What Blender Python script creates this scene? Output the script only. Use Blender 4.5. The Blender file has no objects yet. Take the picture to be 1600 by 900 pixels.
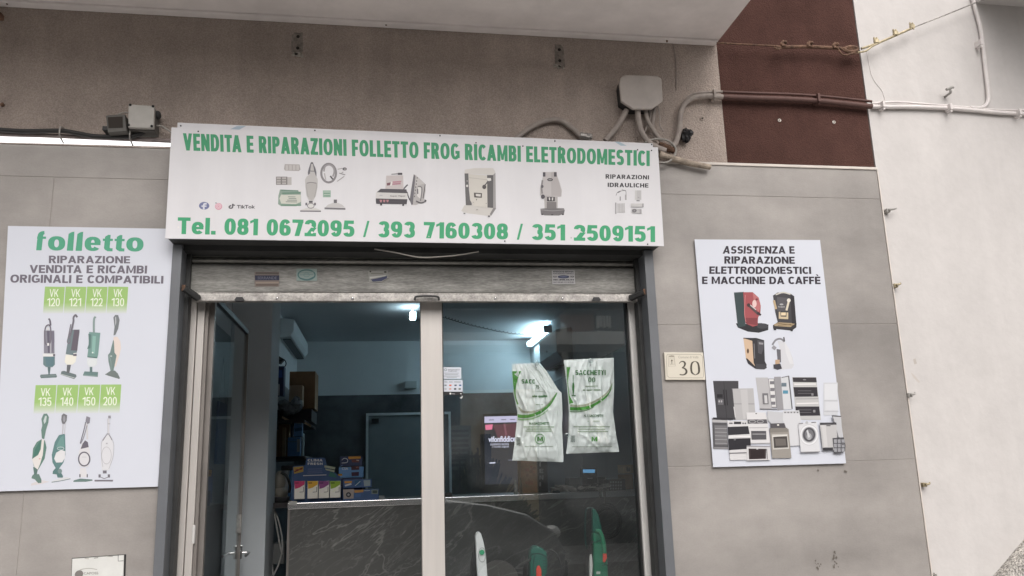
import bpy, bmesh, math, random
from mathutils import Vector, Matrix, noise
random.seed(7)
R = math.radians
scene = bpy.context.scene
COL = scene.collection

# ------------------------------------------------------------------ camera
F_PX, YAW, PITCH, ROLL, CAM_Z, CAM_Y = 1269.479, -0.16582926, 0.216503864, -0.0317995312, 1.25, -3.31784886
_r, _u, _f = Vector((1, 0, 0)), Vector((0, 0, 1)), Vector((0, 1, 0))
_f2 = _f*math.cos(PITCH) + _u*math.sin(PITCH); _u2 = _u*math.cos(PITCH) - _f*math.sin(PITCH)
_r3 = _r*math.cos(ROLL) + _u2*math.sin(ROLL); _u3 = _u2*math.cos(ROLL) - _r*math.sin(ROLL)
_Z = Matrix.Rotation(YAW, 3, 'Z')
CR, CU, CF = _Z @ _r3, _Z @ _u3, _Z @ _f2
CAM = Vector((0, CAM_Y, CAM_Z))
cd = bpy.data.cameras.new('camera'); cam = bpy.data.objects.new('camera', cd); COL.objects.link(cam)
m3 = Matrix((CR, CU, -CF)).transposed(); mw = m3.to_4x4(); mw.translation = CAM
cam.matrix_world = mw
cd.sensor_fit = 'HORIZONTAL'; cd.sensor_width = 36; cd.lens = 36*F_PX/1600; cd.clip_end = 500; cd.clip_start = 0.05
scene.camera = cam

# ------------------------------------------------------------------ sky, sun, exposure
SUN_EL, SUN_AZ = R(44), R(174)            # azimuth clockwise from +y: the sun is behind the camera, a little to its left
w = bpy.data.worlds.new('World'); scene.world = w; w.use_nodes = True
nt = w.node_tree; nt.nodes.clear()
sky = nt.nodes.new('ShaderNodeTexSky'); sky.sky_type = 'NISHITA'; sky.sun_disc = False
sky.sun_elevation = SUN_EL; sky.sun_rotation = SUN_AZ; sky.dust_density = 4; sky.air_density = 1
hs = nt.nodes.new('ShaderNodeHueSaturation'); hs.inputs['Saturation'].default_value = 0.12
tint = nt.nodes.new('ShaderNodeMix'); tint.data_type = 'RGBA'; tint.blend_type = 'MULTIPLY'; tint.inputs[0].default_value = 1
tint.inputs[7].default_value = (1.0, 0.965, 0.95, 1)
bg = nt.nodes.new('ShaderNodeBackground'); bg.inputs['Strength'].default_value = 0.15
ow = nt.nodes.new('ShaderNodeOutputWorld')
nt.links.new(sky.outputs[0], hs.inputs['Color']); nt.links.new(hs.outputs[0], tint.inputs[6])
nt.links.new(tint.outputs[2], bg.inputs['Color']); nt.links.new(bg.outputs[0], ow.inputs[0])
sl = bpy.data.lights.new('sun', 'SUN'); sl.energy = 1.0; sl.angle = R(60); sl.color = (1, 0.96, 0.92)
so = bpy.data.objects.new('sun', sl); COL.objects.link(so)
sd = Vector((math.sin(SUN_AZ)*math.cos(SUN_EL), math.cos(SUN_AZ)*math.cos(SUN_EL), math.sin(SUN_EL)))
so.rotation_euler = sd.to_track_quat('Z', 'Y').to_euler(); so.location = sd*30
vs = scene.view_settings
vs.view_transform = 'Standard'; vs.look = 'None'; vs.gamma = 1; vs.use_curve_mapping = False; vs.exposure = EXPOSURE = 0.42
scene.cycles.max_bounces = 8; scene.cycles.transparent_max_bounces = 24
scene.cycles.caustics_reflective = False; scene.cycles.caustics_refractive = False

# ------------------------------------------------------------------ measuring: photo pixel (1600 x 900) -> point on a real plane
def U(px, py, y=0.0):
    d = CF + CR*((px-800)/F_PX) + CU*((450-py)/F_PX)
    return CAM + d*((y-CAM_Y)/d.y)
def UX(px, py, x):
    d = CF + CR*((px-800)/F_PX) + CU*((450-py)/F_PX)
    return CAM + d*(x/d.x)
def UZ(px, py, z):
    d = CF + CR*((px-800)/F_PX) + CU*((450-py)/F_PX)
    return CAM + d*((z-CAM_Z)/d.z)
def MPP(y): return (y-CAM_Y)/F_PX*1.02                      # metres per photo pixel at that depth
def zm(ox, oy, s): return lambda X, Y: (ox+X/s, oy+Y/s)     # zoomed-crop coordinates -> photo pixels

# ------------------------------------------------------------------ colour and materials
def lin(h):
    h = h.lstrip('#'); o = []
    for i in (0, 2, 4):
        c = int(h[i:i+2], 16)/255
        o.append(c/12.92 if c <= .04045 else ((c+.055)/1.055)**2.4)
    return o
MATS = {}
def nodes(m):
    m.use_nodes = True; n = m.node_tree; return n, n.nodes['Principled BSDF']
def pbr(name, col, rough=.6, metal=0, streak=0.0, patch=0.0, var=0.0, scale=6, bump=0.0, bscale=60, spec=.5, emit=None, estr=0, fine=0.0, coat=0, stretch=None, detail=6):
    """base colour with soft large-scale variation (var), fine speckle (fine) and a noise bump"""
    if name in MATS: return MATS[name]
    m = bpy.data.materials.new(name); n, b = nodes(m); L = n.links
    c = tuple(col)+(1,) if len(col) == 3 else col
    b.inputs['Base Color'].default_value = c; b.inputs['Roughness'].default_value = rough
    b.inputs['Metallic'].default_value = metal; b.inputs['Specular IOR Level'].default_value = spec
    if coat: b.inputs['Coat Weight'].default_value = coat
    if emit: b.inputs['Emission Color'].default_value = tuple(emit)+(1,); b.inputs['Emission Strength'].default_value = estr
    if var or bump or fine or streak or patch:
        g = n.nodes.new('ShaderNodeNewGeometry'); src = g.outputs['Position']
        if stretch:
            mp = n.nodes.new('ShaderNodeMapping'); mp.inputs['Scale'].default_value = stretch
            L.new(src, mp.inputs['Vector']); src = mp.outputs[0]
    cur = None
    def layer(sc, amt, cur, det, lo=.35, hi=.65, st=None):
        s_ = src
        if st:
            mq = n.nodes.new('ShaderNodeMapping'); mq.inputs['Scale'].default_value = st; L.new(src, mq.inputs['Vector']); s_ = mq.outputs[0]
        t = n.nodes.new('ShaderNodeTexNoise'); t.inputs['Scale'].default_value = sc; t.inputs['Detail'].default_value = det; t.inputs['Roughness'].default_value = .62
        L.new(s_, t.inputs['Vector'])
        mr = n.nodes.new('ShaderNodeMapRange'); mr.inputs['From Min'].default_value = lo; mr.inputs['From Max'].default_value = hi
        mr.inputs['To Min'].default_value = 1-amt; mr.inputs['To Max'].default_value = 1+amt
        L.new(t.outputs['Fac'], mr.inputs['Value'])
        mx = n.nodes.new('ShaderNodeMix'); mx.data_type = 'RGBA'; mx.blend_type = 'MULTIPLY'; mx.inputs[0].default_value = 1
        if cur is None: mx.inputs[6].default_value = c
        else: L.new(cur, mx.inputs[6])
        L.new(mr.outputs[0], mx.inputs[7]); return mx.outputs[2]
    if var: cur = layer(scale, var, cur, detail)
    if patch: cur = layer(.9, patch, cur, 8, .3, .7)
    if streak: cur = layer(1.0, streak, cur, 6, .42, .8, (9, 9, .7))
    if fine: cur = layer(bscale*1.3, fine, cur, 2)
    if cur: L.new(cur, b.inputs['Base Color'])
    if bump:
        t = n.nodes.new('ShaderNodeTexNoise'); t.inputs['Scale'].default_value = bscale; t.inputs['Detail'].default_value = 5
        L.new(src, t.inputs['Vector'])
        bp = n.nodes.new('ShaderNodeBump'); bp.inputs['Strength'].default_value = bump; bp.inputs['Distance'].default_value = .01
        L.new(t.outputs['Fac'], bp.inputs['Height']); L.new(bp.outputs[0], b.inputs['Normal'])
    MATS[name] = m; return m
REF = lin('d6d6da')
def ink(h, k=.6):
    """printed ink: the photo's colour relative to the white sheet under it"""
    n = 'ink_'+h
    if n in MATS: return MATS[n]
    c = [min(.86, max(.004, a/b*k)) for a, b in zip(lin(h), REF)]
    return pbr(n, c, .5, spec=.3)
def glass_mat(name, tint, ior=1.55, rough=0.0, dust=0.0):
    if name in MATS: return MATS[name]
    m = bpy.data.materials.new(name); m.use_nodes = True; n = m.node_tree; n.nodes.clear()
    fr = n.nodes.new('ShaderNodeFresnel'); ge = n.nodes.new('ShaderNodeNewGeometry')
    fr.inputs['IOR'].default_value = ior                 # a pane reflects once, where the ray enters it
    io = n.nodes.new('ShaderNodeMath'); io.operation = 'SUBTRACT'; io.inputs[0].default_value = 1; n.links.new(ge.outputs['Backfacing'], io.inputs[1])
    fm = n.nodes.new('ShaderNodeMath'); fm.operation = 'MULTIPLY'; n.links.new(io.outputs[0], fm.inputs[0]); n.links.new(fr.outputs[0], fm.inputs[1])
    tr = n.nodes.new('ShaderNodeBsdfTransparent'); tr.inputs[0].default_value = tuple(tint)+(1,)
    gl = n.nodes.new('ShaderNodeBsdfGlossy'); gl.inputs['Roughness'].default_value = rough; gl.inputs['Color'].default_value = (.95, 1, 1, 1)
    mx = n.nodes.new('ShaderNodeMixShader'); o = n.nodes.new('ShaderNodeOutputMaterial')
    n.links.new(fm.outputs[0], mx.inputs[0]); n.links.new(tr.outputs[0], mx.inputs[1]); n.links.new(gl.outputs[0], mx.inputs[2]); last = mx.outputs[0]
    if dust:
        t = n.nodes.new('ShaderNodeTexNoise'); t.inputs['Scale'].default_value = 2.3; t.inputs['Detail'].default_value = 7; t.inputs['Distortion'].default_value = 1.2
        mr = n.nodes.new('ShaderNodeMapRange'); mr.inputs['From Min'].default_value = .42; mr.inputs['From Max'].default_value = .72; mr.inputs['To Min'].default_value = dust*.2; mr.inputs['To Max'].default_value = dust*1.6
        n.links.new(ge.outputs['Position'], t.inputs['Vector']); n.links.new(t.outputs['Fac'], mr.inputs['Value'])
        df = n.nodes.new('ShaderNodeBsdfDiffuse'); df.inputs[0].default_value = (.6, .62, .62, 1); m2 = n.nodes.new('ShaderNodeMixShader')
        n.links.new(mr.outputs[0], m2.inputs[0]); n.links.new(last, m2.inputs[1]); n.links.new(df.outputs[0], m2.inputs[2]); last = m2.outputs[0]
    n.links.new(last, o.inputs[0])
    MATS[name] = m; return m

# ------------------------------------------------------------------ objects
def world_loc(o):
    v = Vector((0, 0, 0))
    while o: v += o.location; o = o.parent
    return v
def tag(o, label=None, cat=None, group=None, kind=None):
    if label: o['label'] = label
    if cat: o['category'] = cat
    if group: o['group'] = group
    if kind: o['kind'] = kind
    return o
def thing(name, label, cat, loc, group=None):
    o = bpy.data.objects.new(name, None); COL.objects.link(o); o.location = loc; o.empty_display_size = .1
    return tag(o, label, cat, group)
class MB:
    def __init__(s): s.v = []; s.f = []; s.m = []
    def add(s, vs, fs, mi=0):
        k = len(s.v); s.v += [Vector(v) for v in vs]; s.f += [tuple(i+k for i in f) for f in fs]; s.m += [mi]*len(fs); return s
    def box(s, x0, x1, y0, y1, z0, z1, mi=0):
        if x0 > x1: x0, x1 = x1, x0
        if y0 > y1: y0, y1 = y1, y0
        if z0 > z1: z0, z1 = z1, z0
        return s.add([(x, y, z) for z in (z0, z1) for y in (y0, y1) for x in (x0, x1)],
                     [(0, 2, 3, 1), (4, 5, 7, 6), (0, 1, 5, 4), (1, 3, 7, 5), (3, 2, 6, 7), (2, 0, 4, 6)], mi)
    def prism(s, front, off, mi=0):
        """closed solid from an outline (any plane) pushed along off"""
        n = len(front); off = Vector(off); b = [Vector(p)+off for p in front]
        return s.add(list(front)+b, [tuple(range(n)), tuple(range(2*n-1, n-1, -1))]+[(i, i+n, (i+1) % n+n, (i+1) % n) for i in range(n)], mi)
    def tube(s, pts, r, seg=10, mi=0, cap=True, smooth=True, flat=None):
        pts = [Vector(p) for p in pts]
        if smooth and len(pts) > 2: pts, r = spline(pts, r)
        rr = r if isinstance(r, (list, tuple)) else [r]*len(pts)
        k = len(s.v); n = None
        for i, p in enumerate(pts):
            t = (pts[min(i+1, len(pts)-1)]-pts[max(i-1, 0)]).normalized()
            if n is None:
                n = t.orthogonal().normalized() if abs(t.y) > .9 else t.cross(Vector((0, 1, 0))).normalized()
            else: n = (n-t*n.dot(t)).normalized()
            b = t.cross(n)
            for j in range(seg):
                a = 2*math.pi*j/seg; s.v.append(p+n*math.cos(a)*rr[i]+b*math.sin(a)*rr[i]*(flat or 1))
        for i in range(len(pts)-1):
            for j in range(seg):
                s.f.append((k+i*seg+j, k+i*seg+(j+1) % seg, k+(i+1)*seg+(j+1) % seg, k+(i+1)*seg+j)); s.m.append(mi)
        if cap:
            s.f.append(tuple(k+j for j in reversed(range(seg)))); s.f.append(tuple(k+(len(pts)-1)*seg+j for j in range(seg))); s.m += [mi, mi]
        return s
    def cyl(s, p0, p1, r, seg=16, mi=0): return s.tube([p0, p1], r, seg, mi, smooth=False)
    def ball(s, c, rx, ry, rz, mi=0, seg=14, rings=9, jitter=0):
        c = Vector(c); k = len(s.v)
        for i in range(rings+1):
            a = math.pi*i/rings
            for j in range(seg):
                b = 2*math.pi*j/seg; q = 1+jitter*(random.random()-.5)
                s.v.append(c+Vector((rx*math.sin(a)*math.cos(b)*q, ry*math.sin(a)*math.sin(b)*q, rz*math.cos(a)*q)))
        for i in range(rings):
            for j in range(seg):
                s.f.append((k+i*seg+j, k+(i+1)*seg+j, k+(i+1)*seg+(j+1) % seg, k+i*seg+(j+1) % seg)); s.m.append(mi)
        return s
    def torus(s, c, r, t, axis='Y', seg=24, mi=0, rz=None, tilt=0):
        pts = []
        for i in range(seg+1):
            a = 2*math.pi*i/seg; q = Vector((math.cos(a)*r, 0, math.sin(a)*(rz or r)))
            if axis == 'Z': q = Vector((q.x, q.z, 0))
            if axis == 'X': q = Vector((0, q.x, q.z))
            q.rotate(Matrix.Rotation(tilt, 3, 'Y')); pts.append(Vector(c)+q)
        return s.tube(pts, t, 8, mi, cap=False, smooth=False)
    def build(s, name, mats, parent=None, origin=None, bevel=0, smooth=False, label=None, seg=2):
        if not isinstance(mats, (list, tuple)): mats = [mats]
        me = bpy.data.meshes.new(name)
        o = bpy.data.objects.new(name, me); COL.objects.link(o)
        if parent: o.parent = parent; base = world_loc(parent)
        else:
            if origin is None:
                n = len(s.v); origin = Vector((sum(v.x for v in s.v)/n, sum(v.y for v in s.v)/n, min(v.z for v in s.v)))
            o.location = origin; base = Vector(origin)
        me.from_pydata([v-base for v in s.v], [], s.f)
        for m in mats: me.materials.append(m)
        for p, i in zip(me.polygons, s.m): p.material_index = i
        bm = bmesh.new(); bm.from_mesh(me)
        bmesh.ops.remove_doubles(bm, verts=bm.verts, dist=1e-6)
        bmesh.ops.recalc_face_normals(bm, faces=bm.faces)
        if bevel:
            ed = [e for e in bm.edges if len(e.link_faces) == 2 and e.calc_face_angle(0) > .6]
            bmesh.ops.bevel(bm, geom=ed, offset=bevel, segments=seg, affect='EDGES', profile=.6, clamp_overlap=True)
        if smooth:
            for f in bm.faces: f.smooth = True
            for e in bm.edges:
                if len(e.link_faces) == 2 and e.calc_face_angle(0) > .7: e.smooth = False
        bm.to_mesh(me); bm.free()
        if label: o['label'] = label
        return o
def spline(pts, r, sub=6):
    rr = r if isinstance(r, (list, tuple)) else None
    P = [pts[0]*2-pts[1]]+pts+[pts[-1]*2-pts[-2]]; out = []; ro = []
    for i in range(1, len(P)-2):
        a, b, c, d = P[i-1:i+3]
        for k in range(sub):
            t = k/sub
            out.append(.5*((2*b)+(c-a)*t+(2*a-5*b+4*c-d)*t*t+(3*b-a-3*c+d)*t**3))
            if rr: ro.append(rr[i-1]*(1-t)+rr[i]*t)
    out.append(pts[-1])
    if rr: ro.append(rr[-1])
    return out, (ro if rr else r)
def single(mb, name, mats, label, cat, group=None, **k):
    return tag(mb.build(name, mats, **k), label, cat, group)
def pxs(pts, y): return [U(a, b, y) for a, b in pts]

# ------------------------------------------------------------------ flat print and lettering (real sheets of ink on a real surface)
STEP = .00012
class Print:
    def __init__(s, y, tf=None, k=1, mapper=None):
        s.tf = tf or (lambda a, b: (a, b)); s.k = k; s.v = []; s.f = []; s.mi = []; s.mats = []
        s.map = mapper or (lambda px, py, l: U(px, py, y-l*STEP))
    def _m(s, h):
        m = ink(h) if isinstance(h, str) else h
        if m not in s.mats: s.mats.append(m)
        return s.mats.index(m)
    def _face(s, idx, mi): s.f.append(idx); s.mi.append(mi)
    def poly(s, pts, h):
        k = len(s.v); s.v += [s.map(*s.tf(*p), s.k) for p in pts]; s._face(tuple(range(k, k+len(pts))), s._m(h)); s.k += 1; return s
    def rect(s, x0, y0, x1, y1, h): return s.poly([(x0, y0), (x1, y0), (x1, y1), (x0, y1)], h)
    def ell(s, cx, cy, rx, ry, h, n=22): return s.poly([(cx+rx*math.cos(2*math.pi*i/n), cy+ry*math.sin(2*math.pi*i/n)) for i in range(n)], h)
    def strip(s, a, b, h):
        k = len(s.v); n = len(a); mi = s._m(h)
        for p, q in zip(a, b): s.v += [s.map(*s.tf(*p), s.k), s.map(*s.tf(*q), s.k)]
        for i in range(n-1): s._face((k+2*i, k+2*i+2, k+2*i+3, k+2*i+1), mi)
        s.k += 1; return s
    def line(s, pts, wd, h, smooth=True):
        P = [Vector((a, b, 0)) for a, b in pts]
        if smooth and len(P) > 2: P, _ = spline(P, 1, 5)
        A = []; B = []
        for i, p in enumerate(P):
            t = P[min(i+1, len(P)-1)]-P[max(i-1, 0)]; t.normalize()
            n = Vector((-t.y, t.x, 0))*wd/2; A.append(((p+n).x, (p+n).y)); B.append(((p-n).x, (p-n).y))
        return s.strip(A, B, h)
    def ring(s, cx, cy, rx, ry, wd, h, n=28):
        a = [2*math.pi*i/n for i in range(n+1)]
        return s.strip([(cx+(rx+wd/2)*math.cos(t), cy+(ry+wd/2)*math.sin(t)) for t in a], [(cx+(rx-wd/2)*math.cos(t), cy+(ry-wd/2)*math.sin(t)) for t in a], h)
    def text(s, body, quad, h, off=.02, track=1.0):
        vs, fs = glyphs(body, off, track); k = len(s.v); mi = s._m(h)
        x0, x1 = min(v[0] for v in vs), max(v[0] for v in vs); y0, y1 = min(v[1] for v in vs), max(v[1] for v in vs)
        tl, tr, br, bl = [s.tf(*q) for q in quad]
        for gx, gy in vs:
            u, v = (gx-x0)/(x1-x0), (gy-y0)/(y1-y0)
            x = (tl[0]*(1-u)+tr[0]*u)*v+(bl[0]*(1-u)+br[0]*u)*(1-v); y = (tl[1]*(1-u)+tr[1]*u)*v+(bl[1]*(1-u)+br[1]*u)*(1-v)
            s.v.append(s.map(x, y, s.k))
        for f in fs: s._face(tuple(i+k for i in f), mi)
        s.k += 1; return s
    def t(s, body, x0, y0, x1, y1, h, off=.02, track=1.0): return s.text(body, [(x0, y0), (x1, y0), (x1, y1), (x0, y1)], h, off, track)
    def build(s, name, parent, label=None):
        me = bpy.data.meshes.new(name); o = bpy.data.objects.new(name, me); COL.objects.link(o); o.parent = parent; b = world_loc(parent)
        me.from_pydata([v-b for v in s.v], [], s.f)
        for m in s.mats: me.materials.append(m)
        for p, i in zip(me.polygons, s.mi): p.material_index = i
        if label: o['label'] = label
        return o
_G = {}
def glyphs(body, off, track):
    key = (body, off, track)
    if key in _G: return _G[key]
    cu = bpy.data.curves.new('lettering', 'FONT'); cu.body = body; cu.size = 1; cu.resolution_u = 3; cu.fill_mode = 'FRONT'; cu.space_character = track
    cu.offset = off
    o = bpy.data.objects.new('lettering', cu); COL.objects.link(o)
    bpy.context.view_layer.update()
    me = bpy.data.meshes.new_from_object(o.evaluated_get(bpy.context.evaluated_depsgraph_get()))
    r = ([(v.co.x, v.co.y) for v in me.vertices], [tuple(p.vertices) for p in me.polygons])
    bpy.data.objects.remove(o); bpy.data.curves.remove(cu); bpy.data.meshes.remove(me)
    _G[key] = r; return r
def boxes(name, mat, parent, lst, bevel=0, label=None):
    for b in lst: MB().box(*b).build(name, mat, parent, bevel=bevel, label=label)
# a plain heavy sans drawn from bars and arcs (cap height 1); T = stem, H = bar thickness
def _arc(cx, cy, rx, ry, a0, a1, T, H, n=None):
    n = n or max(6, int(abs(a1-a0)/12)); A = []; B = []
    for i in range(n+1):
        a = R(a0+(a1-a0)*i/n); e = .86
        c = math.copysign(abs(math.cos(a))**e, math.cos(a)); s_ = math.copysign(abs(math.sin(a))**e, math.sin(a))
        A.append((cx+rx*c, cy+ry*s_)); B.append((cx+(rx-T)*c, cy+(ry-H)*s_))
    return ('s', A, B)
def _rc(x0, x1, y0, y1): return ('p', [(x0, y0), (x1, y0), (x1, y1), (x0, y1)])
def _dg(xa, ya, xb, yb, T): return ('p', [(xa, ya), (xa+T, ya), (xb+T, yb), (xb, yb)])
def bold_glyph(ch, T, H):
    r = (1+H)/4; c = ch
    if c in 'ÈÀ': w, p = bold_glyph({'È': 'E', 'À': 'A'}[c], T, H); return w, p+[('p', [(w*.2, 1.3), (w*.52, 1.3), (w*.7, 1.08), (w*.5, 1.08)])]
    if c == 'A': w = .92; return w, [_dg(0, 0, w/2-T/2, 1, T), _dg(w-T, 0, w/2-T/2, 1, T), _rc(w*.26, w*.74, .18, .18+H)]
    if c == 'B': w = .78; return w, [_rc(0, T, 0, 1), _rc(T, w*.5, 1-H, 1), _rc(T, w*.5, .5-H/2, .5+H/2), _rc(T, w*.5, 0, H), _arc(w*.5, 1-r, w*.46, r, -90, 90, T, H), _arc(w*.5, r, w*.5, r, -90, 90, T, H)]
    if c == 'C': w = .84; return w*.89, [_arc(w/2, .5, w/2, .5, 42, 318, T, H)]
    if c == 'D': w = .84; return w, [_rc(0, T, 0, 1), _rc(T, w*.45, 1-H, 1), _rc(T, w*.45, 0, H), _arc(w*.45, .5, w*.55, .5, -90, 90, T, H)]
    if c == 'E': w = .68; return w, [_rc(0, T, 0, 1), _rc(T, w, 1-H, 1), _rc(T, w*.94, .5-H/2, .5+H/2), _rc(T, w, 0, H)]
    if c == 'F': w = .64; return w, [_rc(0, T, 0, 1), _rc(T, w, 1-H, 1), _rc(T, w*.92, .48-H/2, .48+H/2)]
    if c == 'G': w = .88; return w, [_arc(w/2, .5, w/2, .5, 42, 320, T, H), _rc(w*.52, w, .36, .36+H*.95), _rc(w-T*.85, w, .1, .4)]
    if c == 'H': w = .82; return w, [_rc(0, T, 0, 1), _rc(w-T, w, 0, 1), _rc(T, w-T, .5-H/2, .5+H/2)]
    if c == 'I': return T, [_rc(0, T, 0, 1)]
    if c == 'K': w = .86; return w, [_rc(0, T, 0, 1), _dg(T*.7, .38, w-T*1.2, 1, T*1.2), _dg(w-T*1.2, 0, T*1.1, .6, T*1.2)]
    if c == 'L': w = .62; return w, [_rc(0, T, 0, 1), _rc(T, w, 0, H)]
    if c == 'M': w = 1.02; return w, [_rc(0, T*.92, 0, 1), _rc(w-T*.92, w, 0, 1), ('p', [(T*.5, 1), (T*.95, 1), (w/2+T*.35, 0.08), (w/2-T*.35, 0.08)]), ('p', [(w-T*.95, 1), (w-T*.5, 1), (w/2+T*.35, 0.08), (w/2-T*.35, 0.08)])]
    if c == 'N': w = .84; return w, [_rc(0, T*.95, 0, 1), _rc(w-T*.95, w, 0, 1), ('p', [(0, 1), (T*1.02, 1), (w, 0), (w-T*1.02, 0)])]
    if c in 'OQ': w = .92; return w, [_arc(w/2, .5, w/2, .5, 0, 360, T, H, 30)]
    if c == 'P': w = .74; q = .30; return w, [_rc(0, T, 0, 1), _rc(T, w*.5, 1-H, 1), _rc(T, w*.5, 1-2*q, 1-2*q+H), _arc(w*.5, 1-q, w*.5, q, -90, 90, T, H)]
    if c == 'R': w = .80; q = .29; return w, [_rc(0, T, 0, 1), _rc(T, w*.5, 1-H, 1), _rc(T, w*.5, 1-2*q, 1-2*q+H), _arc(w*.48, 1-q, w*.47, q, -90, 90, T, H), _dg(w-T*1.1, 0, w*.36, .46, T*1.1)]
    if c == 'S': w = .76; return w, [_arc(w/2, 1-r, w/2*.95, r, 25, 270, T, H), _arc(w/2, r, w/2, r, 90, -155, T, H)]
    if c == 'T': w = .74; return w, [_rc(0, w, 1-H, 1), _rc(w/2-T/2, w/2+T/2, 0, 1-H)]
    if c == 'U': w = .82; q = .42; return w, [_rc(0, T, q, 1), _rc(w-T, w, q, 1), _arc(w/2, q, w/2, q, 180, 360, T, H)]
    if c == 'V': w = .90; return w, [_dg(0, 1, w/2-T/2, 0, T), _dg(w-T, 1, w/2-T/2, 0, T)]
    if c == 'Z': w = .74; return w, [_rc(0, w, 1-H, 1), _rc(0, w, 0, H), _dg(0, H*.6, w-T*1.15, 1-H*.6, T*1.15)]
    if c == '0': w = .66; return w, [_arc(w/2, .5, w/2, .5, 0, 360, T, H*.95, 28)]
    if c == '1': w = .46; return w, [_rc(w-T, w, 0, 1), ('p', [(0, .70), (0, .86), (w-T*.6, 1), (w-T*.6, .84)])]
    if c == '2': w = .66; return w, [_arc(w/2, .70, w/2, .30, 175, -42, T, H), _dg(0, 0, w*.97-T*1.05, .52, T*1.25), _rc(0, w, 0, H)]
    if c == '3': w = .66; return w, [_arc(w/2, 1-r, w/2*.95, r, 160, -90, T, H), _arc(w/2, r, w/2, r, 90, -160, T, H)]
    if c == '4': w = .70; return w, [_rc(w*.82-T, w*.82, 0, 1), _rc(0, w, .22, .22+H), ('p', [(0, .30), (T*.9, .30), (w*.82, 1), (w*.82-T*.95, 1)])]
    if c == '5': w = .66; return w, [_rc(w*.1, w*.93, 1-H, 1), ('p', [(w*.02, .46), (w*.02+T*.95, .46), (w*.1+T*.95, 1), (w*.1, 1)]), _arc(w/2, .335, w/2, .335, 120, -160, T, H)]
    if c == '6': w = .66; return w, [_arc(w/2, .33, w/2, .33, 0, 360, T, H*.95, 26), _arc(w/2, .5, w/2, .5, 35, 195, T, H)]
    if c == '9': w = .66; return w, [_arc(w/2, .67, w/2, .33, 0, 360, T, H*.95, 26), _arc(w/2, .5, w/2, .5, 215, 375, T, H)]
    if c == '7': w = .64; return w, [_rc(0, w, 1-H, 1), _dg(w*.22, 0, w-T*1.05, 1-H*.5, T*1.05)]
    if c == '8': w = .66; return w, [_arc(w/2, 1-r, w/2*.94, r, 0, 360, T, H, 24), _arc(w/2, r, w/2, r, 0, 360, T, H, 24)]
    if c == '/': return .36, [_dg(0, 0, .36-T*.5, 1, T*.5)]
    if c == '.': return T, [_rc(0, T, 0, T*.85)]
    if c == '-': return .3, [_rc(0, .3, .35, .35+H)]
    x = .75
    if c == 'e': w = .70; return w, [_arc(w/2, x/2, w/2, x/2, 8, 322, T, H*.95), _rc(T*.8, w-.02, x/2-H*.36, x/2+H*.36)]
    if c == 'l': return T, [_rc(0, T, 0, 1)]
    if c == 'o': w = .74; return w, [_arc(w/2, x/2, w/2, x/2, 0, 360, T, H, 26)]
    if c == 't': w = .5; return w, [_rc(.1, .1+T, .0, .92), _rc(0, w, x-H*.8, x)]
    if c == 'φ': return .42, [('p', [(0, 0), (T*.86, 0), (T*1.02, .74), (T*.14, .74)]), _arc(T*.14+.30, .72, .30, .29, 180, 92, T*.88, H*1.0), _rc(.02, .40, .60, .60+H*.7)]   # logo f
    if c == 'λ': return T*1.12, [('p', [(0, 0), (T, 0), (T*1.12, 1.0), (T*.7, .98), (T*.2, .88)])]      # logo l
    if c == 'τ': return .43, [('p', [(.06, .14), (.06+T*.9, .14), (.06+T, .86), (.06+T*.6, .86), (.06+T*.12, .76)]), _arc(.06+.27, .22, .27, .22, 180, 268, T*.9, H), _rc(.2, .43, 0, H*.95), _rc(0, .43, .54, .54+H*.7)]   # logo t
    return .3, []
def bold_line(body, T, H, gap):
    x = 0; out = []
    for i, ch in enumerate(body):
        if ch == ' ': x += .42; continue
        w, pr_ = bold_glyph(ch, T, H)
        kern = -.10 if ch in 'AVT' and i and body[i-1] in 'AVTL' and ch != body[i-1] else 0
        x += kern
        for q in pr_:
            if q[0] == 'p': out.append((0, [(a+x, b) for a, b in q[1]], None))
            else: out.append((1, [(a+x, b) for a, b in q[1]], [(a+x, b) for a, b in q[2]]))
        x += w+gap
    return x-gap, out
def _bold(s, body, quad, h, T=.27, H=.2, gap=.10, top=1.0):
    """heavy lettering stretched into a quad whose top is cap height (top > 1 when accents stick out)"""
    W, prims = bold_line(body, T, H, gap); mi = s._m(h); tl, tr, br, bl = [s.tf(*q) for q in quad]
    def at(p, l):
        u, v = p[0]/W, p[1]/top
        return s.map((tl[0]*(1-u)+tr[0]*u)*v+(bl[0]*(1-u)+br[0]*u)*(1-v), (tl[1]*(1-u)+tr[1]*u)*v+(bl[1]*(1-u)+br[1]*u)*(1-v), l)
    for n, (kind, A, B) in enumerate(prims):
        l = s.k+(n % 7)*.14; k = len(s.v)
        if kind == 0: s.v += [at(p, l) for p in A]; s._face(tuple(range(k, k+len(A))), mi)
        else:
            for p, q in zip(A, B): s.v += [at(p, l), at(q, l)]
            for i in range(len(A)-1): s._face((k+2*i, k+2*i+2, k+2*i+3, k+2*i+1), mi)
    s.k += 1; return s
Print.bold = _bold
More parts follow.
